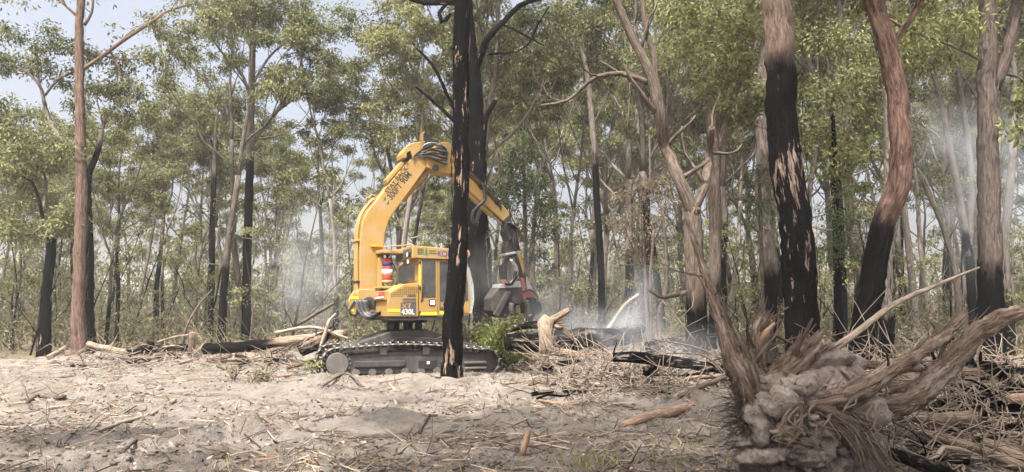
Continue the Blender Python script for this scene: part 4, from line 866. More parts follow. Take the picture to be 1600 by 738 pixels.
def logx(label, pts, mat, name='log', cat='log', twigs=0, jag=0, seed=0, cut=None, seg=18, ridge=.05, group=None):
    """a fallen log: pts (px, py, width px, Y); cut: material of the exposed end at the first point"""
    pw = [P(q[0], q[1], q[3]) for q in pts]; b = pw[0].copy(); b[2] = min(b[2], gzf(b[0], b[1]))
    if not cut: o = wood(name, pts, mat, None, (0, 0, 0), seg, ridge, seed, .14, 0, twigs, jag); return tag(o, label, cat, group)
    rt = root(name, b, label, cat, group); wood('stem', pts, mat, rt, b, seg, ridge, seed, .14, 0, twigs, jag)
    e = nrm(pw[0] - pw[1]); r = pts[0][2] / 2 / ppm(pts[0][3]); mb = MB().add(*tube([pw[0] - e * .05, pw[0] + e * .025], [r * .93, r * .88], seg, 0, .03, seed, .05)); mb.build('cut_end', cut, rt, b); return rt
# ---- left: windrow along the forest edge
logx('long brown log with black left half lying left of the harvester', [(318, 545, 17, 24.5), (370, 541, 17, 24.3), (430, 534, 17, 24), (490, 527, 15, 23.7), (540, 521, 13, 23.4)], bark('half_burnt_log', (.10, .07, .05), (.40, .29, .22), 2.6, .3), twigs=3, seed=41)
logx('short black charred log lying just left of the upright post', [(222, 549, 12, 25.5), (255, 545, 13, 25.4), (292, 543, 12, 25.2)], M_LOGB, seed=42)
logx('grey log beside the foot of the red-barked tree', [(138, 538, 9, 26), (175, 547, 10, 25.6), (215, 552, 9, 25.2)], M_LOG, twigs=2, seed=43)
logx('black log end with pale ash under it near the clearing edge', [(200, 552, 14, 25), (222, 541, 17, 25.3), (240, 541, 15, 25.4)], M_LOGBB, seed=44)
o = root('tree_stump', P(300, 550, 25) , 'upright sawn brown post of a stump left of the long log', 'stump'); b = np.array(o.location)
wood('stem', [(300, 556, 11, 25), (300, 540, 10, 25), (301, 520, 9.5, 25)], M_RED, o, b, seed=45); q = P(301, 520, 25); MB().add(*tube([q - UP * .01, q + UP * .02], [.098, .09], 14, 0, .03, 4, .05)).build('cut_top', M_SPLIT, o, b)
stick('leaning bare branch propped in front of thin black gums', [(268, 560), (270, 556)], [5, 4], M_STICKB, seed=46)
logx('long bare branch slanting up beside the black-stemmed thin gum', [(285, 540, 4, 27), (292, 510, 4, 27), (310, 478, 3.5, 27.3), (332, 452, 2.5, 27.6)], M_STICKB, 'fallen_branch', 'branch', seed=47)
logx('thin arched branch near the upright post', [(245, 535, 3, 26), (275, 526, 3, 26), (310, 522, 2.5, 26.2)], M_STICK, 'fallen_branch', 'branch', seed=48, twigs=2)
logx('short broken slab leaning left of the red-barked tree', [(74, 560, 9, 25.5), (90, 551, 9, 25.6), (104, 542, 7, 25.7)], M_LOG, 'slab', 'wood', seed=49, jag=4)
for k, (x, y, w_) in enumerate(((440, 541, 30), (462, 545, 22), (418, 548, 18))):
    pass
logx('dark root mass at the right end of the long log', [(468, 548, 20, 22.8), (490, 538, 26, 22.8), (505, 528, 18, 23), (520, 512, 8, 23)], M_LOGB, 'root_mass', 'roots', twigs=8, seed=50, ridge=.14)
logx('pale forked branch sticking up just left of the boom foot', [(500, 545, 6, 22.6), (508, 520, 6, 22.6), (515, 500, 5, 22.7), (525, 490, 3, 22.8)], M_STICK, 'fallen_branch', 'branch', twigs=4, seed=51)
logx('dark branch leaning up left of the boom foot', [(470, 505, 6, 24), (495, 490, 6, 24), (522, 474, 5, 24)], M_STICKB, 'fallen_branch', 'branch', seed=52)
logx('long pale branch angled behind the left track', [(430, 520, 5, 23), (490, 512, 5, 23), (545, 530, 4, 22.6)], M_STICK, 'fallen_branch', 'branch', twigs=4, seed=53)
# ---- middle: stump and burnt logs by the smoke
b = P(855, 556, 18.6); b[2] = gzf(b[0], b[1]); o = root('uprooted_stump', b, 'tan barkless stump with splayed arms beside the felling head', 'stump')
wood('stem', [(857, 556, 24, 18.4), (855, 540, 21, 18.4), (853, 520, 22, 18.45), (853, 505, 27, 18.5), (858, 496, 18, 18.5)], bark('tan_bare_wood', (.13, .095, .07), (.36, .28, .21), 0, bump=.8), o, b, seed=54, ridge=.03)
wood('root_arm', [(852, 506, 15, 18.7), (868, 498, 12, 18.6), (880, 490, 11, 18.5), (890, 484, 7, 18.4)], M_LOG, o, b, seed=55, jag=4); wood('root_arm', [(850, 508, 14, 18.7), (832, 508, 12, 18.8), (815, 511, 10, 18.9), (798, 517, 6, 19)], M_LOGB, o, b, seed=56, jag=3); wood('root_arm', [(862, 508, 9, 18.7), (873, 512, 7, 18.5), (880, 512, 3, 18.5)], M_LOG, o, b, seed=57)
for k in range(7): wood('root', [(866, 505 + k, 4, 18.6), (876 + k * 2, 500 + 4 * k, 2.5, 18.5), (884 + 3 * k, 497 + 7 * k, 1.2, 18.4)], M_FIBRE, o, b, 6, .02, 60 + k)
logx('thick black burnt log lying behind the tan stump', [(790, 535, 30, 20.2), (850, 533, 34, 20.3), (905, 532, 36, 20.4), (960, 528, 30, 20.6), (1000, 522, 24, 20.8)], M_LOGBB, seed=71)
logx('upper dark log lying across behind the smoke', [(880, 527, 13, 22), (950, 520, 16, 22), (1005, 514, 15, 22.3)], M_LOGB, seed=72)
logx('pale ash-dusted log in front of the thick black log', [(848, 545, 14, 18.8), (880, 552, 14, 18.5), (915, 558, 12, 18.2)], M_LOG, seed=73, jag=4)
logx('burnt log with a splintered orange end pointing left at the smoke', [(957, 559, 14, 14.6), (990, 560, 19, 14.6), (1030, 563, 19, 14.7), (1080, 570, 17, 14.8), (1135, 578, 14, 15)], M_LOGB, cut=M_LOGR, seed=74, twigs=2)
logx('dark charred log lying behind the leaning gum trunk', [(1010, 545, 20, 18), (1060, 535, 22, 18.2), (1120, 532, 22, 18.3), (1160, 540, 18, 18.4)], M_LOGBB, seed=75)
logx('bent pale branch rising out of the smoke', [(945, 522, 8, 21.5), (962, 498, 7, 21.5), (978, 476, 6, 21.4), (998, 460, 5, 21.3)], M_STICK, 'fallen_branch', 'branch', seed=76)
logx('dark horizontal branch reaching left from the leaning gum', [(1076, 456, 7, 19), (1050, 462, 7, 19), (1032, 464, 6, 19), (1012, 452, 4, 19)], M_STICKB, 'fallen_branch', 'branch', seed=77)
logx('thin black branch leaning on burnt log by the charred foot', [(1060, 620, 7, 13.2), (1090, 606, 8, 13.4), (1135, 588, 7, 13.7)], M_STICKB, 'fallen_branch', 'branch', seed=78)
logx('round black log end under the burnt log', [(1012, 580, 17, 14.4), (1022, 574, 16, 14.9)], M_LOGBB, seed=79)
for k, (pts, lab) in enumerate((([(1090, 538, 3, 13), (1060, 500, 3, 13.2), (1035, 470, 2, 13.4)], 'thin bare stem leaning left of the upturned roots'), ([(1130, 560, 3, 12), (1080, 541, 3, 12.4), (1020, 530, 2, 13)], 'thin bare branch arching over burnt log'), ([(1140, 590, 3, 12), (1100, 556, 3, 12.3), (1040, 552, 2, 12.6)], 'thin twiggy branch lying along burnt log'))):
    logx(lab, pts, M_STICK, 'fallen_branch', 'branch', twigs=5, seed=80 + k)
# ---- right: the upturned root plate
b = P(1270, 738, 7.9); b[2] = gzf(b[0], b[1]); rp = root('upturned_root_plate', b, 'upturned root plate with clodded soil and torn stems, right foreground', 'tree roots')
lump('soil_ball', P(1265, 668, 8.25), (.80, .55, .60), 5, M_SOIL, rp, b, 5, .22, 7)
lump('soil_ball', P(1255, 588, 8.5), (.62, .42, .33), 6, M_SOIL, rp, b, 5, .3, 5)
rs = np.random.default_rng(8)
CL = [(1212, 632, 44, 34, 0), (1178, 650, 30, 40, 0), (1250, 606, 38, 26, 0), (1232, 676, 30, 24, 1), (1200, 708, 48, 22, 0), (1300, 634, 34, 28, 0), (1328, 672, 36, 36, 0), (1286, 678, 40, 40, 0), (1262, 716, 50, 26, 0), (1170, 690, 24, 22, 0), (1345, 712, 36, 30, 0), (1310, 724, 34, 24, 0), (1192, 606, 26, 18, 0), (1222, 590, 26, 16, 0), (1268, 640, 26, 22, 0), (1240, 640, 20, 20, 0), (1360, 690, 26, 30, 0), (1280, 570, 30, 20, 0), (1310, 565, 22, 22, 0), (1300, 590, 26, 16, 0), (1235, 560, 24, 14, 0), (1330, 610, 24, 18, 0), (1160, 724, 30, 18, 0), (1218, 738, 34, 20, 0), (1285, 745, 44, 20, 0)]
for k, (x, y, rx, rz, m) in enumerate(CL):
    ex_ = ((x - 1265) / 130) ** 2 + ((y - 668) / 95) ** 2; Yc = 8.25 - .44 * math.sqrt(max(.05, 1 - min(.95, ex_))) + (.12 if y < 600 else 0)
    lump('clod', P(x, y, Yc), (rx / ppm(Yc), .6 * max(rx, rz) / ppm(Yc), rz / ppm(Yc)), 100 + k, M_CLOD2 if m else M_SOIL, rp, b, 4, .32, 11, True)
for k in range(70):
    x, y = rs.uniform(1150, 1385), rs.uniform(565, 738); ex_ = ((x - 1265) / 130) ** 2 + ((y - 668) / 100) ** 2; Yc = 8.25 - .55 * math.sqrt(max(.03, 1 - min(.97, ex_))); r = rs.uniform(.02, .065)
    lump('small_clod', P(x, y, Yc), (r * 1.2, r, r * .8), 200 + k, M_SOIL, rp, b, 2, .3, 6)
ST = [('torn_stem', [(1185, 668, 44, 8.0), (1170, 610, 46, 7.95), (1156, 572, 36, 7.95), (1140, 535, 26, 8.0), (1122, 490, 20, 8.1), (1098, 420, 13, 8.3), (1074, 345, 7, 8.5)], 0), ('torn_stem', [(1190, 610, 46, 8.2), (1168, 570, 34, 8.2), (1140, 520, 20, 8.3), (1125, 482, 10, 8.35)], 10),
      ('torn_stem', [(1180, 600, 46, 8.2), (1180, 560, 38, 8.25), (1187, 520, 35, 8.3), (1196, 496, 31, 8.3)], 18), ('torn_stem', [(1205, 606, 60, 8.2), (1230, 580, 58, 8.15), (1252, 556, 52, 8.15), (1270, 538, 44, 8.15)], 22),
      ('torn_stem', [(1262, 640, 46, 7.85), (1310, 634, 38, 7.75), (1345, 612, 33, 7.7), (1385, 582, 28, 7.75), (1425, 558, 22, 7.9), (1468, 530, 16, 8.1), (1508, 492, 11, 8.2)], 8),
      ('torn_stem', [(1280, 646, 50, 8.1), (1350, 636, 42, 8.1), (1420, 618, 38, 8.15), (1470, 580, 34, 8.2), (1510, 536, 32, 8.25), (1550, 502, 30, 8.3), (1600, 490, 20, 8.4), (1650, 498, 12, 8.5)], 0),
      ('torn_stem', [(1440, 606, 26, 8.3), (1470, 575, 22, 8.4), (1500, 545, 20, 8.4), (1535, 510, 16, 8.45), (1565, 492, 10, 8.5)], 4),
      ('torn_stem', [(1262, 628, 26, 7.85), (1290, 640, 24, 7.72), (1318, 656, 22, 7.68), (1358, 700, 18, 7.62), (1390, 750, 12, 7.6)], 8)]
for k, (n_, pts, jg) in enumerate(ST): wood(n_, pts, M_ROOT, rp, b, 26, .12, 300 + k, .05, k * 3., 3, jg or 6, .07)
wood('split_splinter', [(1186, 540, 12, 8.2), (1196, 520, 10, 8.15), (1210, 505, 4, 8.1)], M_SPLIT, rp, b, 8, .05, 330); wood('split_splinter', [(1132, 540, 14, 8.05), (1124, 505, 11, 8.1), (1119, 480, 4, 8.15)], M_SPLIT, rp, b, 8, .05, 331); wood('split_splinter', [(1262, 545, 14, 8.05), (1275, 530, 12, 8.0), (1292, 512, 3, 8.0)], M_FIBRE, rp, b, 8, .05, 332)
# bark strips and fibres stuck to the stems, hanging fine roots
mb = MB()
for k in range(330):
    n_, pts, _ = ST[rs.integers(0, len(ST))]; i_ = rs.integers(0, len(pts) - 1); f = rs.random(); a_, c_ = pts[i_], pts[i_ + 1]
    x, y, w_, Yc = [a_[m] * (1 - f) + c_[m] * f for m in range(4)]; p = P(x, y, Yc); r = w_ / 2 / ppm(Yc); d = nrm(P(c_[0], c_[1], c_[3]) - P(a_[0], a_[1], a_[3])); e = rs.normal(0, 1, 3); e -= d * np.dot(e, d); e = nrm(e); L = rs.uniform(.08, .4)
    mb.add(*tube([p + e * r * .95, p + e * r * 1.05 + d * L * .5, p + e * r * rs.uniform(1., 1.5) + d * L + rs.normal(0, .02, 3)], [.007, .006, .002], 4, 0, 0, k, .2))
for k in range(420):
    x, y = rs.uniform(1130, 1400), rs.uniform(600, 738); p = P(x, y, 7.72 + .4 * ((x - 1265) / 140) ** 2); e = rs.normal(0, 1, 3); e[1] -= .6; e = nrm(e); L = rs.uniform(.06, .3); 
    mb.add(*tube([p, p + e * L * .5 + rs.normal(0, .02, 3), p + e * L * .8 - UP * L * rs.uniform(0, .8)], [.004, .003, .001], 3, 0, 0, k, .12))
for k in range(46):                                   # fan of stripped fibres, lower right
    t = rs.random(); p = P(1285 + 40 * t + rs.normal(0, 14), 640 + 20 * t + rs.normal(0, 10), 7.72); q = P(1345 + 80 * t * rs.uniform(.6, 1.1) + rs.normal(0, 12), 745 + rs.uniform(-40, 20), 7.55 + rs.normal(0, .06))
    mb.add(*tube([p, (p + q) / 2 + np.array((.04, -.03, .05)) + rs.normal(0, .02, 3), q], [.008, .007, .002], 4, 0, 0, k, .2))
for k in range(160):                                   # fine roots, left side
    p = P(1165 + rs.normal(0, 10), 650 + rs.normal(0, 30), 7.9); e = nrm(np.array((-1, rs.normal(0, .4), rs.normal(-.3, .5)))); L = rs.uniform(.1, .4); mb.add(*tube([p, p + e * L * .5 + rs.normal(0, .03, 3), p + e * L + rs.normal(0, .05, 3)], [.005, .004, .001], 3, 0, 0, k, .12))
tag(mb.build('fine_roots', M_FIBRE, rp, b), kind='stuff')
for k in range(16):
    x, y = rs.uniform(1220, 1370), rs.uniform(612, 660); q = [(x, y, 5, 7.68), (x + rs.normal(0, 14), y + rs.uniform(8, 25), 3.5, 7.6), (x + rs.normal(0, 20), y + rs.uniform(25, 45), 2.5, 7.58), (x + rs.normal(8, 26), y + rs.uniform(40, 70), 1, 7.58)]
    wood('root', q, M_FIBRE, rp, b, 7, .04, 350 + k, .06)
# ---- right: logs and branches behind and beyond the root plate
logx('long bare bough slanting up right behind the root plate', [(1270, 580, 14, 9.6), (1300, 548, 13, 9.8), (1350, 510, 11, 10), (1400, 474, 9, 10.3), (1465, 445, 6, 10.6), (1530, 418, 3, 11)], M_STICK, 'fallen_branch', 'branch', twigs=6, seed=400)
logx('orange barkless log lying behind the root plate', [(1300, 597, 36, 10.6), (1350, 600, 38, 10.6), (1420, 602, 36, 10.7), (1460, 604, 32, 10.8)], M_LOGR, seed=401)
logx('slim brown log lying on top of the orange log', [(1285, 572, 13, 10), (1340, 570, 14, 10), (1400, 574, 12, 10.1), (1440, 578, 9, 10.2)], M_RED, seed=402)
logx('thick dark fibrous log at the right edge', [(1450, 600, 46, 10.2), (1500, 592, 54, 10.3), (1560, 598, 54, 10.4), (1640, 606, 50, 10.6)], M_LOGB, seed=403, twigs=10, ridge=.1)
logx('charred black log under the thick fibrous log', [(1470, 640, 34, 9.8), (1540, 634, 36, 9.9), (1640, 636, 34, 10)], M_LOGBB, seed=404, twigs=6)
logx('orange-topped log just right of the root plate', [(1370, 650, 13, 9.0), (1420, 652, 15, 9), (1455, 656, 20, 9), (1525, 654, 24, 9.1)], M_LOG, seed=405)
logx('long grey pole lying in the ash at lower right', [(1440, 676, 12, 8.7), (1490, 690, 16, 8.5), (1540, 706, 16, 8.3), (1600, 730, 15, 8.0)], M_LOG, seed=406, twigs=2)
logx('bent grey branch lying above the long grey pole', [(1480, 688, 7, 8.9), (1530, 682, 8, 8.9), (1580, 678, 8, 8.9), (1640, 684, 8, 8.9)], M_STICK, 'fallen_branch', 'branch', seed=407)
logx('brown log running out of frame at lower right', [(1535, 690, 14, 8.4), (1570, 704, 18, 8.3), (1620, 722, 18, 8.2)], M_LOG, seed=408)
logx('thin crooked branch curling over the ash at lower right', [(1440, 722, 7, 7.9), (1465, 712, 8, 7.9), (1475, 700, 8, 7.95), (1500, 702, 6, 8), (1530, 712, 4, 8)], M_STICK, 'fallen_branch', 'branch', seed=409)
logx('black burnt log in the bottom right corner of the clearing', [(1390, 708, 18, 7.9), (1440, 725, 22, 7.7), (1490, 745, 20, 7.5)], M_LOGBB, seed=410)
logx('pale split plank poking up at the right edge', [(1572, 625, 12, 9.6), (1590, 622, 16, 9.6), (1615, 622, 14, 9.6)], M_SPLIT, 'slab', 'wood', seed=411)
mb = MB(); rt = bpy.data.objects.new('brushwood', None); COL.objects.link(rt); tag(rt, 'tangle of thin dead twigs heaped over the fallen logs', 'brushwood', kind='stuff')
for k in range(340):
    x, y = rs.uniform(1380, 1640), rs.uniform(560, 730); Yc = 10.6 - (y - 560) / 170 * 2.6; p = P(x, y, Yc); p[2] = max(p[2], gzf(p[0], p[1]) + .02); e = rs.normal(0, 1, 3); e[2] = e[2] * .5 + .1; L = rs.uniform(.2, .9)
    mb.add(*tube([p, p + nrm(e) * L * .5 + rs.normal(0, .05, 3), p + nrm(e) * L + rs.normal(0, .1, 3)], [.011, .008, .003], 4, 0, 0, k, .25))
for k in range(560):
    x, y = rs.uniform(840, 1150), rs.uniform(535, 610); Yc = 18 - (y - 535) / 75 * 4; p = P(x, y, Yc); p[2] = max(gzf(p[0], p[1]) + .02, min(p[2], gzf(p[0], p[1]) + .6)); e = rs.normal(0, 1, 3); e[2] = e[2] * .5 + .15; L = rs.uniform(.3, 1.2)
    mb.add(*tube([p, p + nrm(e) * L * .5 + rs.normal(0, .06, 3), p + nrm(e) * L + rs.normal(0, .12, 3)], [.013, .009, .004], 4, 0, 0, k, .3))
for k in range(200):
    x, y = rs.uniform(1300, 1640), rs.uniform(480, 590); Yc = rs.uniform(11.5, 15); p = P(x, y, Yc); p[2] = gzf(p[0], p[1]) + rs.uniform(0, .9); e = rs.normal(0, 1, 3); e[2] = abs(e[2]) * .6; L = rs.uniform(.4, 1.5)
    mb.add(*tube([p, p + nrm(e) * L * .5 + rs.normal(0, .1, 3), p + nrm(e) * L + rs.normal(0, .15, 3)], [.012, .008, .003], 4, 0, 0, k, .3))
for k in range(420):
    x, y = rs.uniform(80, 560), rs.uniform(538, 566); Yc = rs.uniform(22.5, 26.5); p = P(x, y, Yc); p[2] = gzf(p[0], p[1]) + rs.uniform(0, .35); e = rs.normal(0, 1, 3); e[2] = e[2] * .4 + .1; L = rs.uniform(.2, 1.1)
    mb.add(*tube([p, p + nrm(e) * L * .5 + rs.normal(0, .08, 3), p + nrm(e) * L + rs.normal(0, .12, 3)], [.016, .012, .004], 4, 0, 0, k, .3))
tag(mb.build('twigs', M_STICK, rt), kind='stuff')
for k in range(26):                                    # broken slabs and short logs along the forest edge
    x, y = fr.uniform(90, 560), fr.uniform(545, 566); Yc = fr.uniform(22.5, 25.5); L = fr.uniform(10, 40); w_ = fr.uniform(5, 11); a_ = fr.uniform(-.25, .35); m = fr.choice((M_LOG, M_LOGB, M_LOGBB, M_STICKB, M_RED)); g0 = P(x, y, Yc); z0 = gzf(g0[0], g0[1]) + fr.uniform(.02, .2); r = w_ / 2 / ppm(Yc); l_ = L / ppm(Yc); dy = fr.uniform(-.4, .4)
    o = wood('broken_log', [(g0[0], g0[1], z0, r, 1), (g0[0] + l_ * .5, g0[1] + dy * .5, z0 + a_ * l_ * .6, r, 1), (g0[0] + l_, g0[1] + dy, z0 + a_ * l_, r * .8, 1)], m, seg=10, ridge=.12, seed=800 + k, jag=5, twigs=2)
    tag(o, f'short broken {"charred" if m in (M_LOGB, M_LOGBB) else "brown"} log in the windrow {"left of the upright post" if x < 295 else "between the post and the harvester"}', 'log', 'broken logs along the forest edge')
for k in range(64):                                    # more of the broken timber heaped behind the machine's head and at right
    right = k % 2; x, y = (fr.uniform(1380, 1630), fr.uniform(565, 725)) if right else (fr.uniform(780, 1150), fr.uniform(540, 606)); Yc = (10.8 - (y - 565) / 160 * 2.6) if right else 19.5 - (y - 540) / 66 * 5.5
    L = fr.uniform(30, 150) if right else fr.uniform(20, 90); w_ = fr.uniform(5, 15) if right else fr.uniform(4, 11); m = fr.choice((M_LOG, M_LOGB, M_LOGBB, M_STICKB, M_LOG, M_STICK)); g0 = P(x, y, Yc); z0 = gzf(g0[0], g0[1]) + fr.uniform(.03, .25); r = w_ / 2 / ppm(Yc); l_ = L / ppm(Yc); dy = fr.uniform(-.8, .8) * l_; a_ = fr.uniform(-.12, .25)
    o = wood('broken_log', [(g0[0], g0[1], z0, r, 1), (g0[0] + l_ * .35, g0[1] + dy * .4, z0 + a_ * l_ * .5 + fr.uniform(-.04, .06), r * 1.05, 1), (g0[0] + l_ * .7, g0[1] + dy * .6, z0 + a_ * l_ * .7, r * .95, 1), (g0[0] + l_, g0[1] + dy, z0 + a_ * l_, r * .75, 1)], m, seg=10, ridge=.12, seed=900 + k, jag=6, twigs=4, wob=.12)
    sd_ = (('near' if y > 645 else 'far') + ' side of heap right of root plate') if right else ('near' if y > 570 else 'far') + ' side of smoking pile right of felling head'
    tag(o, f'broken {"charred" if m in (M_LOGB, M_LOGBB) else "brown"} log {sd_}', 'log', 'broken logs in the burnt heaps')
# ---- foreground sticks
FS = [('long grey forked stick on the sand at left', [(140, 684), (190, 668), (235, 645), (272, 629)], [6, 7, 7, 8], M_STICK, 3), ('pale thin stick beside the long forked one', [(122, 659), (165, 660), (205, 654)], [2.5, 3, 2], M_STICK, 0),
      ('dark twisted bark strip on the sand at lower left', [(190, 716), (212, 706), (228, 702)], [7, 6, 4], M_STICKB, 1), ('brown root piece lying left of the long forked stick', [(100, 674), (125, 676), (140, 682)], [5, 5, 3], M_STICKB, 2),
      ('split orange-brown log lying left of the root plate', [(972, 668), (1010, 658), (1060, 646), (1128, 630)], [10, 15, 16, 15], M_LOGR, 1), ('thin curved dead branch in front of the split orange log', [(955, 704), (1010, 698), (1050, 692), (1070, 664)], [4, 4, 4, 3], M_STICK, 3),
      ('red bark strip with black tip lying on the sand, centre right', [(838, 630), (870, 633), (905, 634)], [4, 8, 6], M_LOGR, 0), ('bent grey stick arching at the foot of the front black trunk', [(660, 583), (690, 576), (712, 570), (738, 582)], [4, 5, 5, 3], M_STICK, 1),
      ('grey branch sloping on the mound below the green shrub', [(818, 583), (838, 572), (850, 563), (868, 553)], [7, 7, 6, 3], M_STICK, 1), ('dark stick on the mound right of the left track', [(595, 592), (602, 580), (608, 568)], [5, 5, 3], M_STICKB, 0),
      ('long thin stick lying at the bottom, left of centre', [(352, 716), (395, 707), (440, 702), (470, 700)], [4, 5, 4, 3], M_STICK, 2), ('black burnt stick on sand, centre', [(655, 660), (670, 656), (684, 656)], [5, 5, 4], M_STICKB, 0),
      ('short dark stick left of the burnt one', [(648, 655), (662, 658), (672, 658)], [3, 4, 3], M_STICKB, 0), ('pale twig slanting on the sand, centre', [(716, 676), (728, 668), (740, 662)], [2.5, 3, 2], M_STICK, 0), ('upright dead twig on the sand right of the red-barked tree', [(190, 588), (186, 578), (184, 566)], [3, 3, 2], M_STICKB, 0),
      ('thin dark stick lying behind the sand mound at left of track', [(430, 590), (470, 587), (510, 583)], [4, 4, 3], M_STICKB, 0), ('brown bark heap strip on left sand', [(42, 632), (60, 625), (90, 622), (102, 624)], [6, 9, 8, 4], M_STICKB, 2), ('pale chunk of wood below the burnt log with orange end', [(966, 588), (982, 595)], [8, 7], M_SPLIT, 0),
      ('dark branch on sand below the track front', [(500, 608), (540, 602), (570, 606)], [4, 4, 3], M_STICKB, 0), ('grey stick at far left on the sand', [(10, 640), (40, 634), (70, 630)], [3, 3, 2], M_STICK, 0)]
for k, (lab, pix, wp, m, tw) in enumerate(FS): stick(lab, pix, wp, m, seed=500 + k, twigs=tw)
# the orange chip standing on end
q = G(816, 712); o = wood('bark_chip', [(816, 714, 10, q[1]), (818, 700, 12, q[1]), (824, 682, 11, q[1] + .1), (827, 669, 8, q[1] + .15)], M_LOGR, seg=10, seed=540, ridge=.05); tag(o, 'orange bark slab standing on end in the front sand', 'bark')
SZ = [(-400, 300, 'left part'), (300, 560, 'left middle'), (560, 860, 'middle'), (860, 1140, 'right middle'), (1140, 2000, 'right part')]
for k in range(70):
    x, y = fr.uniform(5, 1130), 572 + 160 * fr.random() ** 1.3
    L = fr.uniform(12, 46); a = fr.uniform(-.5, .5); zz = [z[2] for z in SZ if z[0] <= x < z[1]][0]; dk = fr.random() < .45
    stick(f'small {"dark" if dk else "pale"} stick in the {zz} of the {"near" if y > 640 else "far"} sand', [(x, y), (x + L * .5, y + fr.uniform(-2, 2) + a * 6), (x + L, y + a * 12)], [fr.uniform(2, 4), fr.uniform(2, 4.5), 1.5], M_STICKB if dk else M_STICK, group='small sticks littering the sand', seed=600 + k, twigs=fr.choice((0, 0, 1)), seg=7)
# ---- shrubs
def shrub(label, px, py, wpx, hpx, Y, mat, seed, n=9, ln=.11, wd=.05, dens=1000, name='shrub'):
    rs = np.random.default_rng(seed); c = P(px, py, Y); b = np.array((c[0], c[1], gzf(c[0], c[1]))); rt = root(name, b, label, 'shrub'); mb = MB(); tips = []
    for k in range(n):
        q = P(px + rs.uniform(-.42, .42) * wpx, py - hpx * rs.uniform(.15, .85), Y + rs.uniform(-.3, .3)); mb.add(*tube([b, (b + q) / 2 + rs.normal(0, .05, 3), q], [.018, .013, .006], 5, 0, 0, k, .2)); tips.append((q, 1.))
    mb.build('stems', M_STICKB, rt, b); crown_mesh('foliage', tips, .3 * wpx / ppm(Y), rs, mat, rt, b, ln, wd, dens, .8)
shrub('bright green leafy shrub just behind the track front', 790, 566, 92, 66, 21.2, M_FRESH, 700, 22, .12, .045, 800)
shrub('pale dusty bush behind the front black trunk', 735, 550, 60, 60, 23, M_SCRUB, 701, 9, .12, .05, 700)
shrub('small green sprig on the sand left of the track', 420, 592, 50, 14, 18, M_SCRUB, 702, 6, .08, .03, 900); shrub('low green weed at the left track end', 496, 590, 34, 30, 19, M_FRESH, 703, 6, .1, .04, 700)
shrub('low grey-green bush left of the sand mound', 365, 586, 30, 14, 19, M_SCRUB, 704, 5, .07, .03, 1200)
# ---- litter: leaves, bark bits and twigs nobody could count
def prisms(A_, B_, r):
    d = B_ - A_; d = d / (np.linalg.norm(d, axis=1)[:, None] + 1e-9); u = np.cross(d, (0.1, .2, 1.)); u /= np.linalg.norm(u, axis=1)[:, None] + 1e-9; v = np.cross(d, u); n = len(A_); r = r[:, None]
    ring = [u * math.cos(t) + v * math.sin(t) for t in (0.5, 2.6, 4.7)]; V = np.stack([A_ + k * r for k in ring] + [B_ + k * r * .6 for k in ring], 1).reshape(-1, 3)
    i_ = np.arange(n)[:, None, None] * 6; F = (np.array([(0, 1, 4, 3), (1, 2, 5, 4), (2, 0, 3, 5)])[None] + i_).reshape(-1, 4); return V, F
s = MT('mixed_litter'); r_ = s.n('ShaderNodeNewGeometry').outputs['Random Per Island']; M_LIT = s.base(s.ramp(r_, [(0., (.03, .025, .021)), (.35, (.10, .073, .053)), (.65, (.19, .145, .108)), (.9, (.33, .275, .215)), (1., (.26, .15, .09))]), .85, .2)
rs = np.random.default_rng(31); N = 34000
y = 6.5 + 23 * rs.random(N) ** 1.5; x = rs.uniform(-.76, .76, N) * y; dn = fbm(x * .6, y * .8, 55, 3); keep = (dn + .25 * (x > 1) + .12 * rs.random(N)) > .47; x, y = x[keep], y[keep]; n = len(x); A_ = np.stack([x, y, gz(x, y) + .008], 1)
L = np.exp(rs.normal(-2.5, .75, n)).clip(.02, .7); t = rs.uniform(0, 6.28, n); Bx = x + np.cos(t) * L; By = y + np.sin(t) * L; B_ = np.stack([Bx, By, gz(Bx, By) + .01 + rs.exponential(.03, n) * (L > .06)], 1)
V, F = prisms(A_, B_, (L * .05).clip(.003, .012)); lit = bpy.data.objects.new('litter', None); COL.objects.link(lit); tag(lit, 'twigs, bark bits and dry leaves strewn over the sand', 'litter', kind='stuff'); tag(mk('twigs', V, F, M_LIT, lit, False), kind='stuff')
N = 16000; y = 6.5 + 22 * rs.random(N) ** 1.5; x = rs.uniform(-.76, .76, N) * y; keep = (fbm(x * .5, y * .7, 65, 3) + .15 * rs.random(N)) > .5; x, y = x[keep], y[keep]; n = len(x)
d = rs.normal(0, 1, (n, 3)); d[:, 2] *= .25; V, F = leaves(np.stack([x, y, gz(x, y) + .012], 1), d, .09, .035, rs); tag(mk('dead_leaves', V, F, M_LIT, lit, False), kind='stuff')
# soil clods scattered on the churned ground
V0, F0 = blob((0, 0, 0), (1, 1, .8), 3, 1, .3, 5); N = 7000; y = 6.8 + 14 * rs.random(N) ** 1.3; x = rs.uniform(-.74, .74, N) * y; keep = fbm(x * .5, y * .7, 75, 3) + .1 * rs.random(N) > .5; x, y = x[keep], y[keep]; n = len(x); r = np.exp(rs.normal(-3.5, .5, n)).clip(.012, .1)
a = rs.uniform(0, 6.28, n); ca, sa = np.cos(a)[:, None], np.sin(a)[:, None]; X = V0[None, :, 0] * ca - V0[None, :, 1] * sa; Yv = V0[None, :, 0] * sa + V0[None, :, 1] * ca
V = np.stack([x[:, None] + X * r[:, None], y[:, None] + Yv * r[:, None], gz(x, y)[:, None] + V0[None, :, 2] * r[:, None]], -1).reshape(-1, 3); F = (F0[None] + np.arange(n)[:, None, None] * len(V0)).reshape(-1, 3)
tag(mk('soil_clods', V, F, M_GROUND), 'small crumbs and clods of pale soil on the churned ground', 'soil', kind='stuff')
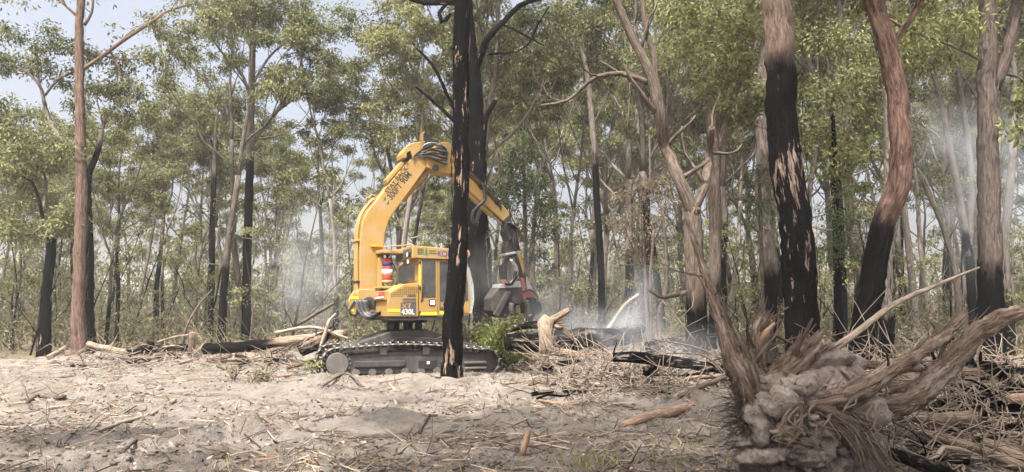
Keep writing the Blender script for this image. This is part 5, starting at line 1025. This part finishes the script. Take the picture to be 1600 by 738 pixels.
# grass
Ps, Ds = [], []
for (px, py, n, sp_) in ((908, 733, 50, .12), (1000, 722, 30, .5), (1060, 706, 40, .5), (860, 730, 20, .4), (700, 735, 15, .5), (960, 735, 25, .4), (1110, 680, 60, .4), (450, 735, 40, .6), (60, 610, 40, 1.5), (560, 728, 30, .5)):
    g_ = G(px, py); X = g_[0] + rs.normal(0, sp_, n); Yv = g_[1] + rs.normal(0, sp_ * .5, n); Ps.append(np.stack([X, Yv, gz(X, Yv)], 1)); d = rs.normal(0, .35, (n, 3)); d[:, 2] = 1; Ds.append(d)
V, F = leaves(np.concatenate(Ps), np.concatenate(Ds), .2, .009, rs); tag(mk('grass', V, F, leafmat('dry_grass', (.13, .13, .04), (.24, .22, .08), (.42, .36, .18), .3, .6)), 'sparse green and straw grass blades in the front sand', 'grass', kind='stuff')

# ------------------------------------------------------------------ trees the photograph only shows by their shadows on the front of the sand
for k, (x, y, s_) in enumerate(((-9.4, 2.4, .9), (-1.3, -2.7, 1.25), (-.3, -.9, 1.15), (1.5, -2.0, 1.2))):
    place((2, 7, 7, 3)[k], x, y, s_, f'tall gum behind the viewpoint, only its shadow seen, {("first", "second", "third", "fourth")[k]} from left')
# things that would share a label are told apart by their place
same = {}
for o in COL.objects:
    if o.parent is None and 'group' in o.keys(): same.setdefault(o['label'], []).append(o)
for lab, os_ in same.items():
    if len(os_) < 2: continue
    def px_(o):
        if o.type == 'MESH': c = np.mean([v.co[:] for v in o.data.vertices], 0)
        else: c = np.array(o.location)
        return pxof(c[0], c[1])
    os_.sort(key=px_); n = len(os_); NW = ['', '', 'two', 'three', 'four', 'five', 'six', 'seven', 'eight', 'nine', 'ten', 'eleven', 'twelve', 'thirteen', 'fourteen', 'fifteen', 'sixteen']
    for k, o in enumerate(os_): o['label'] = lab + ', ' + ('leftmost' if k == 0 else 'rightmost' if k == n - 1 else ('second', 'third', 'fourth', 'fifth', 'sixth', 'seventh', 'eighth', 'ninth', 'tenth', 'eleventh', 'twelfth', 'thirteenth', 'fourteenth', 'fifteenth', 'sixteenth')[min(k - 1, 14)] + '-from-left') + ' of ' + NW[min(n, 16)]
# ------------------------------------------------------------------ haze: even smoky air over the whole place
def closed_box(name, lo, hi, mat):
    V, F = box(lo, (hi[0] - lo[0], 0, 0), (0, hi[1] - lo[1], 0), (0, 0, hi[2] - lo[2])); return mk(name, V, F, mat, None, False)
s = MT('smoky_air'); v = s.n('ShaderNodeVolumePrincipled'); v.inputs['Color'].default_value = (.94, .95, .95, 1); v.inputs['Density'].default_value = .0009; v.inputs['Anisotropy'].default_value = .2
s.t.nodes.remove(s.b); s.l(v.outputs[0], s.out.inputs['Volume'])
tag(closed_box('haze', (-910, -910, -3), (910, 910, 34), s.m), 'thin pale bushfire smoke hanging through the whole forest', 'haze', kind='stuff')
# ------------------------------------------------------------------ smoke drifting up from smouldering logs
def smoke(label, c, rad, dens, col, seed):
    s = MT('drifting_smoke'); s.t.nodes.remove(s.b); v = s.n('ShaderNodeVolumePrincipled'); v.inputs['Color'].default_value = (*col, 1); v.inputs['Anisotropy'].default_value = .1
    tc = s.n('ShaderNodeTexCoord').outputs['Object']; ln_ = s.n('ShaderNodeVectorMath', operation='LENGTH'); s.l(tc, ln_.inputs[0])
    mp = s.n('ShaderNodeMapping'); s.l(tc, mp.inputs['Vector']); mp.inputs['Location'].default_value = (seed * 3.1, seed, 0); mp.inputs['Scale'].default_value = (1.3, 1.3 * rad[1] / rad[0], 1.1 * rad[2] / rad[0])
    n = s.noise(mp.outputs[0], 1.6, 3, .55, .4)
    f = s.math('MULTIPLY', s.step(ln_.outputs['Value'], 1., .15), s.step(n, .36, .74)); s.l(s.math('MULTIPLY', f, dens), v.inputs['Density']); s.l(v.outputs[0], s.out.inputs['Volume'])
    V, F = blob((0, 0, 0), (1, 1, 1), seed, 3, .02, 0); o = mk('smoke', V, F, s.m); o.location = c; o.scale = rad; tag(o, label, 'smoke', kind='stuff')
def at_(px, py, Y): return tuple(P(px, py, Y))
smoke('pale smoke drifting up from the burnt logs, centre right', at_(945, 495, 20.6), (2.6, 1.5, 1.9), .6, (.82, .88, .97), 1)
smoke('thin smoke hanging behind the head and burnt trunk', at_(800, 450, 24), (2.6, 1.5, 2.2), .22, (.93, .94, .95), 2)
smoke('bluish smoke rising left of the harvester', at_(478, 440, 26), (2.2, 1.6, 3.4), .22, (.86, .91, 1.), 3)
smoke('bluish smoke between trunks at the right edge', at_(1545, 260, 27), (3.4, 2, 5.2), .2, (.84, .91, 1.), 4)
smoke('low veil of smoke over the burnt logs left of the root plate', at_(1080, 560, 15.6), (2.2, 1.3, .9), .25, (.84, .9, .98), 5)
